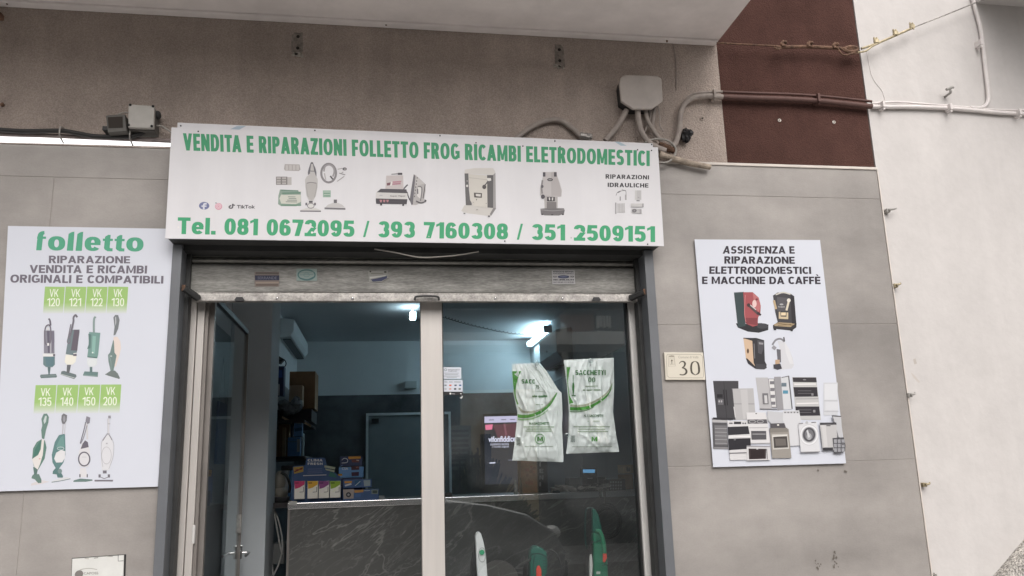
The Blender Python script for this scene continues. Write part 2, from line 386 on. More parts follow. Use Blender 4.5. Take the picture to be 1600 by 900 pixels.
# ------------------------------------------------------------------ materials of the place
plaster = pbr('taupe_plaster', (.435, .368, .325), .95, patch=.2, streak=.07, var=.07, scale=5, bump=.7, bscale=150, fine=.15, spec=.1)
brown_pl = pbr('brown_plaster', (.080, .041, .034), .95, patch=.15, streak=.08, var=.12, scale=6, bump=.6, bscale=150, fine=.15, spec=.1)
white_pl = pbr('white_plaster', (.585, .562, .546), .9, patch=.04, streak=.03, var=.03, scale=7, bump=.16, bscale=28, fine=.012, spec=.15)
rough_stone = pbr('roughcast', (.42, .4, .37), .95, var=.3, scale=18, bump=1, bscale=90, fine=.6, spec=.1)
tile_m = pbr('grey_stone_tile', (.322, .301, .283), .5, patch=.15, streak=.05, var=.2, scale=2.6, bump=.06, bscale=160, fine=.025, spec=.35, stretch=(.6, 1, 1), detail=9)
grout = pbr('grout', (.36, .335, .31), .95)
soffit_m = pbr('balcony_paint', (.85, .80, .78), .9, patch=.09, var=.06, scale=5, bump=.1, bscale=40, spec=.1)
trim_m = pbr('pale_trim', (.62, .57, .52), .6, var=.06, scale=9)
grey_metal = pbr('grey_painted_metal', (.13, .138, .15), .45, var=.08, scale=5, spec=.45, bump=.03, bscale=200)
dark_metal = pbr('dark_metal', (.035, .036, .036), .6, var=.25, scale=8)
galv = pbr('galvanised_steel', (.30, .295, .275), .55, metal=.5, var=.3, scale=7, bump=.12, bscale=60, fine=.2, patch=.14, streak=.16, stretch=(.5, 1, 3.4), detail=10)
galv2 = pbr('galvanised_rail', (.36, .345, .325), .5, metal=.5, var=.3, scale=14, bump=.15, bscale=90, fine=.2)
rust = pbr('rusty_steel', (.15, .085, .055), .85, var=.5, scale=30, bump=.5, bscale=120)
alu = pbr('satin_aluminium', (.58, .55, .52), .42, metal=.25, var=.05, scale=4, bump=.02, bscale=300, stretch=(6, 6, .4))
alu_w = pbr('white_aluminium', (.66, .65, .63), .4, metal=.1, var=.05, scale=5)
alu_d = pbr('worn_bronze_aluminium', (.235, .215, .2), .45, metal=.35, var=.1, scale=6)
gasket = pbr('black_gasket', (.012, .012, .013), .6)
chrome = pbr('chrome', (.78, .78, .78), .15, metal=1)
int_wall = pbr('interior_white_paint', (.70, .72, .73), .8, var=.04, scale=2)
int_ceil = pbr('interior_ceiling_paint', (.62, .64, .66), .85, var=.03, scale=2)
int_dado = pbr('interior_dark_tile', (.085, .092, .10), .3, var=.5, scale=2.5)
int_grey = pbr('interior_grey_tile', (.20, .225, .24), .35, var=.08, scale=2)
int_post = pbr('interior_pillar_paint', (.48, .52, .545), .7, var=.06, scale=2)
floor_m = pbr('shop_floor_tile', (.3, .29, .28), .35, var=.1, scale=3)
asphalt = pbr('asphalt', (.16, .157, .152), .9, var=.15, scale=2, bump=.6, bscale=120, fine=.3)
paving = pbr('paving', (.50, .485, .47), .85, var=.12, scale=2, bump=.3, bscale=60)
kerb_m = pbr('kerb_stone', (.36, .35, .34), .8, var=.1, scale=5)
sheet_m = pbr('white_print_sheet', (.61, .635, .70), .38, spec=.4, var=.015, scale=2)
sign_m = pbr('white_sign_sheet', (.665, .66, .68), .36, spec=.45, patch=.025, streak=.035, var=.02, scale=5, bump=.05, bscale=4)
glass_l = glass_mat('leaf_glass', (.95, .97, .98), 1.9, dust=.012)
glass_r = glass_mat('shop_glass', (.965, .982, .988), 2.2, dust=.022)
black_pl = pbr('black_plastic', (.015, .015, .017), .4)
grey_box = pbr('weathered_plastic', (.11, .105, .095), .6, var=.12, scale=20, bump=.05, bscale=150)
beige_box = pbr('painted_box', (.50, .455, .42), .75, var=.08, scale=12, bump=.12, bscale=120)
cond_t = pbr('taupe_painted_conduit', (.36, .315, .285), .75, var=.15, scale=30, bump=.1, bscale=90)
cond_b = pbr('brown_painted_conduit', (.10, .05, .042), .7, var=.15, scale=30)
cond_w = pbr('white_painted_conduit', (.70, .66, .645), .6, var=.04, scale=30)
hole_m = pbr('hole_dark', (.02, .018, .016), .95)
brass = pbr('yellowed_zinc', (.42, .36, .24), .45, metal=.5, var=.3, scale=60)
cable_k = pbr('black_cable', (.018, .017, .017), .5)
cable_g = pbr('grey_cable', (.36, .34, .31), .6)
cable_w = pbr('white_cable', (.62, .62, .6), .5)

def marble():
    m = bpy.data.materials.new('grey_veined_marble'); n, b = nodes(m); L = n.links
    g = n.nodes.new('ShaderNodeNewGeometry'); m0 = n.nodes.new('ShaderNodeMapping'); m0.inputs['Rotation'].default_value = (0, R(33), 0)
    mp = n.nodes.new('ShaderNodeMapping'); mp.inputs['Scale'].default_value = (.55, 1, 2.1)
    L.new(g.outputs['Position'], m0.inputs[0]); L.new(m0.outputs[0], mp.inputs[0])
    acc = None
    for sc, wid, amp in ((1.9, .011, 1.0), (4.2, .012, .55), (10, .03, .22)):
        t = n.nodes.new('ShaderNodeTexNoise'); t.inputs['Scale'].default_value = sc; t.inputs['Detail'].default_value = 5; t.inputs['Roughness'].default_value = .55; t.inputs['Distortion'].default_value = .5
        L.new(mp.outputs[0], t.inputs['Vector'])
        s = n.nodes.new('ShaderNodeMath'); s.operation = 'SUBTRACT'; s.inputs[1].default_value = .5; L.new(t.outputs['Fac'], s.inputs[0])
        a = n.nodes.new('ShaderNodeMath'); a.operation = 'ABSOLUTE'; L.new(s.outputs[0], a.inputs[0])
        mr = n.nodes.new('ShaderNodeMapRange'); mr.inputs['From Max'].default_value = wid; mr.inputs['To Min'].default_value = amp; mr.inputs['To Max'].default_value = 0
        L.new(a.outputs[0], mr.inputs['Value'])
        if acc is None: acc = mr.outputs[0]
        else:
            q = n.nodes.new('ShaderNodeMath'); q.operation = 'MAXIMUM'; L.new(acc, q.inputs[0]); L.new(mr.outputs[0], q.inputs[1]); acc = q.outputs[0]
    t2 = n.nodes.new('ShaderNodeTexNoise'); t2.inputs['Scale'].default_value = 2.2; t2.inputs['Detail'].default_value = 6; L.new(mp.outputs[0], t2.inputs['Vector'])
    mm = n.nodes.new('ShaderNodeMath'); mm.operation = 'MULTIPLY'; L.new(acc, mm.inputs[0]); L.new(t2.outputs['Fac'], mm.inputs[1])
    rp = n.nodes.new('ShaderNodeMix'); rp.data_type = 'RGBA'; rp.inputs[6].default_value = (.065, .068, .066, 1); rp.inputs[7].default_value = (.14, .14, .135, 1); L.new(t2.outputs['Fac'], rp.inputs[0])
    mx = n.nodes.new('ShaderNodeMix'); mx.data_type = 'RGBA'; mx.inputs[7].default_value = (.33, .33, .32, 1); L.new(rp.outputs[2], mx.inputs[6]); L.new(mm.outputs[0], mx.inputs[0])
    L.new(mx.outputs[2], b.inputs['Base Color']); b.inputs['Roughness'].default_value = .22
    return m
marble_m = marble()

# ------------------------------------------------------------------ ground
LEDGE, SOF = 2.577, 3.19
XL, XR = -.80, 1.165                       # shop opening
def struct(mb, name, m): return tag(mb.build(name, m), kind='structure')
struct(MB().box(-60, 60, -60, 60, -.6, -.15), 'ground', asphalt)
struct(MB().box(-40, 40, -7.2, -1.75, -.149, -.12), 'road', pbr('pale_bounce_road', (.30, .295, .285), .9, var=.15, scale=2, bump=.4, bscale=90, fine=.2))  # unseen road surface, coloured paler to bounce light up onto the shop front
struct(MB().box(-40, 40, -1.6, 5.4, -.14, 0), 'pavement', paving)
struct(MB().box(-40, 40, -1.75, -1.601, -.149, .004), 'kerb', kerb_m)
struct(MB().box(-40, 40, -9.6, -7.2, -.148, -.01), 'opposite_pavement', paving)

# ------------------------------------------------------------------ the shop building
shop = thing('shop_building', 'grey tiled shop front under a white balcony, taupe and brown plaster above the tiles', 'building', (0, 0, 0))
BX = 2.326                                  # right-hand corner of the tiled front
MB().box(-6, 1.584, .012, .3, LEDGE, 6.5).build('taupe_wall', plaster, shop)
MB().box(1.584, BX, .0115, .3, LEDGE, 6.5).build('brown_wall', brown_pl, shop)
boxes('wall_core', grout, shop, [(-3.68, XL-.014, .0016, .11, .035, LEDGE-.0085), (XL-.0139, XL, .013, .11, 0, LEDGE-.0085), (XR+.014, BX-.002, .0016, .11, .035, LEDGE-.0085), (XR, XR+.0139, .013, .11, 0, LEDGE-.0085), (XL, XR, .012, .10, 2.17, LEDGE-.002)])
def tiles(name, xs, zs, x_clip=None):
    mb = MB(); g = .0011
    for i in range(len(xs)-1):
        for j in range(len(zs)-1): mb.box(xs[i]+g, xs[i+1]-g, 0, .0119, zs[j]+g, zs[j+1]-g)
    return mb
# left pier: the top course has no upright joint in view, the others break joint at x = -1.282
mb = tiles('t', [-3.68, -1.282, XL-.012], [.03, .628, 1.228, 1.83, 2.435]); mb.box(-3.68, XL-.013, 0, .0119, 2.4365, LEDGE-.008)
mb.build('tile_cladding', tile_m, shop, bevel=.0008, seg=1)
mb = tiles('t', [XR+.012, BX], [.03, .628, 1.228, 1.83, 2.425]); mb.box(XR+.013, BX-.001, 0, .0119, 2.4265, LEDGE-.008)
mb.build('tile_cladding', tile_m, shop, bevel=.0008, seg=1)
MB().box(1.21, BX+.002, -.006, .014, LEDGE-.007, LEDGE+.006).build('ledge_trim', trim_m, shop, bevel=.002)
MB().box(BX+.0005, BX+.006, -.003, .010, .03, LEDGE-.009).build('edge_trim', trim_m, shop)
# balcony
MB().box(-6, 1.584, -.92, .0118, SOF+.002, SOF+.2).build('balcony', soffit_m, shop, bevel=.004)
MB().box(-6, 1.575, -.028, .0112, SOF-.012, SOF+.0015).build('soffit_moulding', soffit_m, shop, bevel=.004)
MB().box(-6, 1.584, -.93, -.87, SOF+.2, SOF+1.1).build('balcony_parapet', soffit_m, shop)
# door surround of grey sheet metal
boxes('door_surround', grey_metal, shop, [(XL-.013, XL+.023, -.022, .13, 0, 2.158), (1.142, 1.182, -.022, .13, 0, 2.158)], .002)
MB().box(XL+.023, 1.142, .0, .125, 2.14, 2.169).build('lintel_lining', dark_metal, shop)
boxes('shutter_guide', dark_metal, shop, [(XL+.0235, XL+.040, .06, .112, 0, 2.139), (1.125, 1.1415, .06, .112, 0, 2.139)])
# interior: a small room 5 m deep
YB, ZC, LX, RX = 5.0, 2.545, -.808, 1.565
struct(MB().box(LX-.15, RX+.15, .14, YB+.15, .001, .02), 'shop_floor', floor_m)
MB().box(LX-.15, RX+.15, .21, YB+.15, ZC, ZC+.12).build('ceiling', int_ceil, shop)
boxes('interior_wall', int_wall, shop, [(LX-.12, LX, .2, YB+.1, 2.0, ZC-.001), (RX, RX+.12, .2, YB+.1, 1.99, ZC-.001), (LX+.0005, RX-.0005, YB, YB+.12, 2.0, ZC-.001)])
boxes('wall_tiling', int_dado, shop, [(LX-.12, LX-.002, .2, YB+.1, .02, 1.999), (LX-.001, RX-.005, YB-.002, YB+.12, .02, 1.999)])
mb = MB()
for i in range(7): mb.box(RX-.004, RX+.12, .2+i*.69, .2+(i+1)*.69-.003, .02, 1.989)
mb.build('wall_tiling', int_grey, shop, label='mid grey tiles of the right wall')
MB().box(LX-.12, LX+.02, .205, .24, .02, ZC-.001).box(1.19, RX+.12, .205, .24, .02, ZC-.001).box(LX-.1, RX+.1, .205, .24, 2.0, ZC-.0015).build('inner_front_wall', int_wall, shop)
MB().box(LX+.0005, -.588, 1.3, 1.66, .021, ZC-.0005).build('pillar', int_post, shop, bevel=.004)

# ------------------------------------------------------------------ neighbouring white house on the right
nb = thing('white_house', 'plain white plastered house wall to the right of the tiled shop front', 'house', (5, 0, 0))
MB().box(BX+.0062, 11, .011, 6, 0, 6.5).build('wall', white_pl, nb)
p = U(1545, 0, .011); q = U(1600, 60, -.4)
MB().box(3.02, 9, -.75, .0105, 3.50, 3.62).build('balcony_slab', white_pl, nb, label='white balcony slab over the wall, its underside in shade')
pts = [U(1566, 905, -.05), U(1612, 850, -.05)]
a, c = pts; sl_ = (c.z-a.z)/(c.x-a.x)
MB().prism([(a.x-.6, -.05, a.z-.6*sl_), (a.x+3, -.05, a.z+3*sl_), (a.x+3, -.05, 0), (a.x-.6, -.05, 0)], (0, .0605, 0)).build('stair_parapet', rough_stone, nb, label='rough stone stair side climbing to the right')
# ragged render where the tiles end, low on the corner
mb = MB()
for i in range(9):
    x, z = BX+.012+random.random()*.03, .735+random.random()*.03-.012*i
    mb.ball((x, .008, z), .012, .006, .010, jitter=.5, seg=7, rings=5)
mb.build('broken_render', rough_stone, nb)
# scuffs of grey on the white wall
pr = Print(.0108, zm(1300, 300, 1.5))
pr.poly([(190, 392), (196, 390), (199, 402), (193, 404)], 'bdb6b2'); pr.build('scuff_mark', nb); pr = Print(.0108, zm(1300, 300, 1.5))
pr.poly([(184, 422), (192, 428), (207, 446), (203, 447), (190, 434)], 'c9c2bf')
pr.build('scuff_mark', nb)

# ------------------------------------------------------------------ houses across the street (they show in the shop glass)
OY = -9.6
opp = thing('street_house', 'grey house across the street with an ochre porch, mirrored in the shop glass', 'house', (1.5, OY, 0))
och = pbr('ochre_render', (.72, .58, .38), .9, var=.15, scale=1.2, bump=.2, bscale=40)
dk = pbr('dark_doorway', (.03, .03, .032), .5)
shut = pbr('brown_roller_blind', (.34, .22, .17), .7)
whb = pbr('balcony_block_white', (.8, .8, .76), .8)
MB().box(-14, 16, OY-5, OY, -.01, 4.7).build('wall', pbr('grey_green_render', (.15, .165, .165), .9, patch=.2, var=.15, scale=1.2, bump=.2, bscale=40), opp)
mir = -OY+.32
def M(px, py, dy=0): v = U(px, py, mir-dy); return Vector((v.x, OY+dy, v.z))
def mrect(px0, py0, px1, py1): a, b = M(px0, py0), M(px1, py1); return min(a.x, b.x), max(a.x, b.x), min(a.z, b.z), max(a.z, b.z)
x0, x1, z0, z1 = mrect(718, 612, 838, 800)
MB().box(x0, x1, OY+.001, OY+.25, -.005, z1).build('ochre_porch', och, opp, label='ochre plastered porch wall beside the dark doorway')
x0, x1, z0, z1 = mrect(874, 492, 928, 530)
w_ = MB()
for i in range(16): w_.box(x0, x1, OY, OY+.03, z0+(z1-z0)*i/16, z0+(z1-z0)*(i+.86)/16)
w_.build('roller_blind', shut, opp)
x0, x1, z0, z1 = mrect(930, 490, 958, 560); mb = MB()
for i in range(5):
    for j in range(3): mb.box(x0+(x1-x0)*i/5, x0+(x1-x0)*(i+.7)/5, OY+.0, OY+.08, z0+(z1-z0)*(j+.1*(i % 2))/3, z0+(z1-z0)*(j+.8)/3)
mb.build('balcony_blocks', whb, opp)
MB().box(-14, 16, OY+.001, OY+.9, 3.1, 3.3).build('balcony_slab', whb, opp)
a = M(879, 508); c = M(879, 565); MB().box(a.x-.05, a.x+.05, OY+.002, OY+.09, c.z-1.2, a.z).build('downpipe', whb, opp)
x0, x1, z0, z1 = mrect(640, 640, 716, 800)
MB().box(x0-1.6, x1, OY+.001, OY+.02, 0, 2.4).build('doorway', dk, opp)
ac = M(716, 700)
acu = thing('outdoor_unit', 'grey slatted air conditioner unit beside the ochre porch across the street', 'air conditioner', (ac.x, OY+.0, ac.z-.3))
MB().box(ac.x-.18, ac.x+.18, OY+.002, OY+.28, ac.z-.34, ac.z+.34).build('casing', pbr('unit_grey', (.32, .33, .32), .6), acu, bevel=.01)
mb = MB()
for i in range(8): mb.box(ac.x-.14, ac.x+.14, OY+.281, OY+.292, ac.z-.29+i*.075, ac.z-.25+i*.075)
mb.build('grille', black_pl, acu)
gate = M(705, 770); gt = thing('railing', 'dark iron railing in front of the ochre porch across the street', 'railing', (gate.x, OY+.7, 0))
mb = MB(); iron = pbr('iron', (.03, .03, .03), .5)
for i in range(12): mb.box(gate.x-1.2+i*.14, gate.x-1.175+i*.14, OY+.7, OY+.725, -.005, 1.55)
mb.build('bars', iron, gt); MB().box(gate.x-1.25, gate.x+.45, OY+.695, OY+.73, 1.4, 1.44).build('top_rail', iron, gt); MB().box(gate.x+.4, gate.x+.55, OY+.65, OY+.78, -.005, 1.75).build('post', iron, gt)
leafm = pbr('shrub_leaf', (.05, .075, .03), .6, var=.4, scale=20)
for k, px in enumerate((738, 775)):
    c = M(px, 745); s = thing('shrub', ['spiky dark shrub beside the railing across the street', 'rounder dark shrub farther from the railing across the street'][k], 'shrub', (c.x, OY+.6, 0), 'shrubs across the street')
    mb = MB()
    for i in range(420):
        a, e, l = random.random()*6.28, random.random()*1.3+.15, .35+random.random()*(.9 if k == 0 else .55)
        d = Vector((math.cos(a)*math.cos(e), math.sin(a)*math.cos(e)*.7, math.sin(e)*(1.5 if k == 0 else 1))); p0 = Vector((c.x, OY+.6, .25))+d*l*.5; p1 = p0+d*.22; n = d.cross(Vector((random.random()-.5, random.random()-.5, random.random()-.5))).normalized()*.035
        mb.add([p0-n, p0+n, p1+n*.3, p1-n*.3], [(0, 1, 2, 3)])
    mb.build('leaves', leafm, s); MB().tube([(c.x, OY+.6, -.005), (c.x, OY+.6, .5)], .03).build('stem', rust, s)

# a car parked across the street side of the lane: its bonnet line shows in the glass
car = thing('parked_car', 'dark grey hatchback parked in the lane behind the camera, mirrored low in the right pane', 'car', (-.2, -5.2, -.12))
paint = pbr('car_paint', (.085, .09, .095), .3, metal=.2, coat=.8); cg = pbr('car_window', (.02, .023, .025), .06, spec=.6); tyre_m = pbr('tyre', (.02, .02, .02), .8)
def cpro(pts, y0, y1, name, m, par, bev): return MB().prism([(x, y0, z) for x, z in pts], (0, y1-y0, 0)).build(name, m, par, bevel=bev, seg=4)
lower = [(-2.2, .12), (1.55, .10), (1.78, .20), (1.80, .42), (1.70, .62), (1.42, .80), (1.05, .90), (.62, .965), (.45, .985), (-2.0, .98), (-2.28, .80), (-2.32, .35)]
body = cpro(lower, -6.05, -4.4, 'body', paint, car, .07)
cpro([(.58, .96), (-.12, 1.40), (-.4, 1.44), (-1.5, 1.43), (-1.75, 1.36), (-2.1, .97)], -5.92, -4.53, 'cabin', paint, car, .06)
for y0, y1 in ((-4.531, -4.52), (-5.93, -5.919)):
    cpro([(.36, 1.0), (-.16, 1.345), (-.72, 1.37), (-.72, 1.0)], y0, y1, 'window', cg, car, .004); cpro([(-.78, 1.0), (-.78, 1.37), (-1.45, 1.36), (-1.85, 1.0)], y0, y1, 'window', cg, car, .004)
MB().prism([(.60, -5.82, .99), (.60, -4.63, .99), (-.06, -4.7, 1.385), (-.06, -5.75, 1.385)], (.012, 0, .012)).build('windscreen', cg, car)
for x in (1.12, -1.55):
    for y0, y1 in ((-4.56, -4.385), (-6.065, -5.9)):
        t_ = MB().cyl((x, y0, .19), (x, y1, .19), .31, 28).build('wheel', tyre_m, car, bevel=.03); yo = y1 if y1 > -5 else y0
        MB().cyl((x, yo-.006, .19), (x, yo+.006, .19), .2, 20).build('rim', alu, t_)
for y in (-4.62, -5.83): MB().ball((1.70, y, .60), .09, .14, .07).build('headlight', alu_w, car, smooth=True)
for x in (-.62, -1.5): MB().box(x, x+.18, -4.402, -4.375, .86, .885).build('door_handle', paint, car, bevel=.008)
for x in (.02, -.75): MB().box(x, x+.008, -4.4015, -4.399, .25, .97).build('door_gap', gasket, car)
MB().box(1.74, 1.83, -5.95, -4.5, .16, .34).build('bumper', black_pl, car, bevel=.02)
# ================================================================== fascia sign
SY = -.09
sg = thing('shop_sign', 'long white fascia sign over the shop door with green lettering and printed appliances', 'sign', (.2, SY, 2.16))
q4 = pxs([(268, 199), (1028, 230), (1037.5, 384.5), (258, 372.5)], SY)
MB().prism(q4, (0, .006, 0)).build('front_panel', sign_m, sg)
q4 = pxs([(277.5, 191.5), (1020, 224), (1021, 300), (272, 280)], SY+.012)
MB().prism(q4, (0, .004, 0)).build('backing_sheet', sign_m, sg)
MB().box(-.815, 1.20, SY+.0175, -.022, 2.172, 2.6).build('box_frame', dark_metal, sg)
MB().box(-.815, 1.195, SY+.0065, .0, 2.162, 2.1715).build('soffit', dark_metal, sg)
G1, G2 = '57a488', '3d9a6a'
pr = Print(SY)
hw = 'VENDITA E RIPARAZIONI FOLLETTO FROG RICAMBI ELETRODOMESTICI'
pr.bold(hw, [(285.7, 208), (1015.2, 235.5), (1015.3, 259.6), (286.6, 235)], '47a277', .33, .19, .10)
pr.build('headline_lettering', sg)
pr = Print(SY).bold('Tel. 081 0672095 / 393 7160308 / 351 2509151', [(278, 339.5), (1023.5, 353.5), (1023.7, 378.2), (277, 365.6)], '45a679', .265, .205, .08)
pr.build('telephone_lettering', sg)
z = zm(930, 260, 10)
pr = Print(SY, z).bold('RIPARAZIONI', [(162, 122), (842, 140), (840, 204), (162, 192)], '37353a', .25, .2, .14)
pr.bold('IDRAULICHE', [(195, 254), (832, 266), (832, 331), (195, 321)], '37353a', .25, .2, .14); pr.build('small_lettering', sg)
# social network marks
z = zm(290, 300, 12.31)
pr = Print(SY, z).ell(357, 265, 100, 75, '767ca6'); pr.line([(350, 336), (350, 255), (362, 230), (405, 226)], 34, 'd8dae8').line([(305, 272), (402, 272)], 26, 'd8dae8')
pr.build('round_blue_mark', sg)
pr = Print(SY, z).ell(635, 278, 70, 66, 'dba3b6').ring(632, 272, 46, 42, 12, 'efd9e2').ring(632, 274, 22, 20, 10, 'efd9e2').ell(664, 246, 7, 7, 'efd9e2').line([(570, 210), (600, 212)], 14, '6f6a78')
pr.build('round_pink_mark', sg)
pr = Print(SY, z).line([(905, 228), (905, 285), (885, 310), (850, 308), (838, 285), (860, 265), (880, 268)], 26, '5a575e').line([(905, 228), (922, 250), (950, 255)], 22, '5a575e')
pr.t('TikTok', 985, 250, 1337, 318, '5a575e', .03); pr.build('note_mark', sg)
# blue tape remains, screw heads and dirt spots
z = zm(260, 190, 4)
Print(SY+.012, None, 2).poly([z(440, 28), z(498, 28), z(455, 50), z(400, 47)], 'aebfd0').build('tape_remnant', sg); pr = Print(SY+.012, None, 2)
z2 = zm(640, 190, 4); pr.poly([z2(1280, 125), z2(1310, 126), z2(1358, 152), z2(1320, 151)], 'b4c8d6'); pr.build('tape_remnant', sg)
SCR = [(z(90, 26), .010), (z(928, 55), .010), (z2(190, 88), .010), (z2(908, 121), .010), (z2(1514, 142), .010), (z(199, 61), -.001)]+[(z2(a, b), -.001) for a, b in ((415, 132), (708, 153), (940, 157), (1425, 176), (1512, 180), (1488, 766), (595, 747))]
for (a, b), d_ in SCR: MB().ball(U(a, b, SY+d_), .003, .0035, .003).build('screw', gasket, sg)
for (a, b), r_, c_ in ((z(910, 693), 1.7, 'f0eef0'), (z(75, 660), 1.4, 'eceaec'), (z2(1010, 726), 1.2, 'b9b9bb'), (z2(120, 718), 1.0, 'c3c3c6')): Print(SY, None, 3).ell(a, b, r_, r_, c_).build('filled_hole', sg)

# printed appliances of the sign
z = zm(420, 250, 10)
def v_white(p):
    p.poly([(490, 785), (560, 760), (600, 745), (720, 745), (815, 785), (815, 800), (490, 800)], 'd3d2d4').line([(490, 798), (815, 801)], 18, '6b6870')
    p.poly([(600, 665), (712, 665), (705, 735), (660, 752), (612, 740)], 'dcdbdd').ring(656, 715, 52, 38, 10, '7a7880').rect(572, 668, 600, 708, '6c6972').rect(708, 668, 736, 708, '6c6972').rect(628, 638, 686, 668, '5d5a62')
    p.poly([(628, 120), (655, 40), (690, 40), (730, 130), (745, 200), (745, 270), (705, 215), (640, 215), (612, 235), (610, 190)], '77757e')
    p.poly([(662, 60), (690, 62), (708, 170), (735, 245), (765, 300), (762, 420), (735, 560), (690, 640), (630, 640), (590, 560), (570, 420), (566, 310), (590, 260), (640, 220), (650, 150)], 'c6c4c6')
    p.poly([(600, 365), (745, 365), (742, 450), (715, 585), (665, 635), (620, 590), (592, 450)], 'bdbabb').line([(592, 362), (660, 352), (745, 362)], 13, '8b888c').line([(592, 365), (592, 450), (615, 580)], 6, '9a979b').line([(745, 365), (742, 450), (715, 580)], 6, '9a979b').line([(648, 172), (712, 175)], 10, '6d6a72').ell(675, 45, 14, 12, '5f5c64')
def printed(name, y, tf, fn, parent, k=1, label=None):
    p = Print(y, tf, k); fn(p); return p.build(name, parent, label)
printed('printed_vacuum', SY, z, v_white, sg)
def tray(p):
    p.poly([(250, 65), (480, 70), (495, 150), (470, 172), (255, 165), (238, 140)], 'b3aeb0')
    for i in range(4): p.rect(262+i*56, 80, 304+i*56, 158, 'c9c6c8')
printed('printed_tray', SY, z, tray, sg)
def grid(p):
    p.rect(112, 260, 290, 388, '8b8788').rect(290, 268, 355, 390, 'c0bdbe')
    for i in range(2):
        for j in range(3): p.rect(124+i*84, 270+j*40, 186+i*84, 298+j*40, 'bcb8b9')
printed('printed_filter', SY, z, grid, sg)
def pack(p):
    p.poly([(175, 460), (500, 478), (505, 690), (430, 722), (190, 720), (145, 690), (150, 560)], '93a79d').poly([(225, 545), (500, 540), (500, 655), (420, 690), (195, 680), (165, 600), (195, 540)], 'd3d4cd').poly([(460, 470), (505, 470), (495, 498), (465, 492)], 'e3e3e2')
    for i, (a, b) in enumerate(((300, 415), (310, 430), (285, 440), (265, 440))): p.line([(a, 575+i*26), (b, 577+i*26)], 11, '84908b', False)
    p.line([(190, 470), (460, 482)], 16, '6f9383').line([(210, 520), (500, 512)], 20, '6f9383').line([(190, 705), (505, 705)], 22, '769a88')
printed('printed_bag_pack', SY, z, pack, sg)
def hose(p):
    p.ring(935, 205, 115, 145, 34, '8f8c92').line([(860, 180), (880, 100), (950, 75), (1010, 120), (1022, 190), (1000, 260)], 26, 'a29fa4').line([(868, 205), (890, 310)], 18, 'b5b2b6').line([(960, 250), (1000, 300)], 24, '5f5c62')
    p.ell(1185, 140, 34, 24, '6a676e').ell(1190, 142, 12, 9, 'c6c4c6').line([(1075, 145), (1150, 130)], 12, 'a8a5a9').line([(1100, 205), (1195, 232)], 14, '98959a').line([(1065, 335), (1180, 255)], 12, 'a6a3a7').line([(1135, 205), (1165, 185)], 10, '98959a')
printed('printed_hose', SY, z, hose, sg)
def sachet(p):
    p.rect(845, 475, 968, 582, '9db8ab')
    for i in range(4): p.line([(860, 500+i*20), (955, 500+i*20)], 8, '6f9a86' if i % 2 else 'c7d3cc', False)
printed('printed_sachet', SY, z, sachet, sg)
def head(p):
    p.poly([(1000, 670), (1090, 672), (1150, 700), (1190, 742), (880, 742), (920, 700)], 'c9c7ca').poly([(870, 742), (1197, 750), (1197, 778), (872, 770)], '7c7a80').rect(1015, 618, 1065, 672, '6f6d73')
printed('printed_nozzle', SY, z, head, sg)
z = zm(570, 250, 10)
def boiler(p):
    p.line([(600, 460), (655, 400), (672, 388)], 20, '55525a').line([(660, 500), (680, 570), (705, 630)], 18, '55525a')
    p.poly([(335, 245), (600, 240), (605, 455), (322, 450)], 'cdc5c8').poly([(345, 360), (405, 348), (395, 395), (345, 400)], '7b5660').poly([(430, 335), (575, 325), (565, 345), (440, 360)], 'bf8f9d').poly([(430, 368), (560, 352), (560, 380), (430, 390)], 'b98a99').poly([(410, 340), (432, 335), (420, 400), (395, 402)], 'ece6e8').rect(515, 200, 585, 232, '4b4850').line([(415, 222), (520, 215)], 12, '7f7c83')
    p.poly([(250, 450), (650, 458), (665, 520), (185, 505)], '57545b').poly([(175, 505), (665, 520), (665, 615), (172, 600)], 'd6d4d6').poly([(172, 600), (665, 613), (655, 690), (175, 682)], '4d4a51').rect(240, 680, 270, 708, '3b393f').rect(585, 690, 615, 716, '3b393f')
    for i in range(3): p.poly([(230+i*52, 620), (272+i*52, 622), (262+i*52, 660), (240+i*52, 658)], 'b9838c')
    p.t('Super Vapor', 398, 550, 638, 578, '6d6a70', .01); p.ell(252, 552, 30, 8, 'bcbcc4')
printed('printed_steam_boiler', SY, z, boiler, sg)
def iron_(p):
    p.poly([(765, 222), (800, 240), (940, 370), (950, 480), (920, 650), (800, 705), (730, 705), (700, 630), (715, 500)], 'bab7ba').poly([(765, 222), (790, 250), (752, 690), (730, 705), (700, 630)], '737078').poly([(800, 250), (930, 370), (820, 400), (790, 560)], 'c9c6c8')
    for i in range(7): p.rect(812-i*7, 268+i*48, 824-i*7, 292+i*48, '5d5a60')
    p.poly([(830, 420), (880, 430), (885, 500), (870, 610), (815, 560)], 'e0dee0').line([(830, 415), (885, 425), (890, 500), (870, 640)], 16, '7f7c82').line([(825, 450), (828, 530)], 16, '6b6870').line([(945, 380), (910, 600)], 12, '5d5a60').line([(800, 640), (880, 670), (955, 640), (930, 625)], 18, '5d5a60')
printed('printed_iron', SY, z, iron_, sg)
z = zm(700, 250, 7.619)
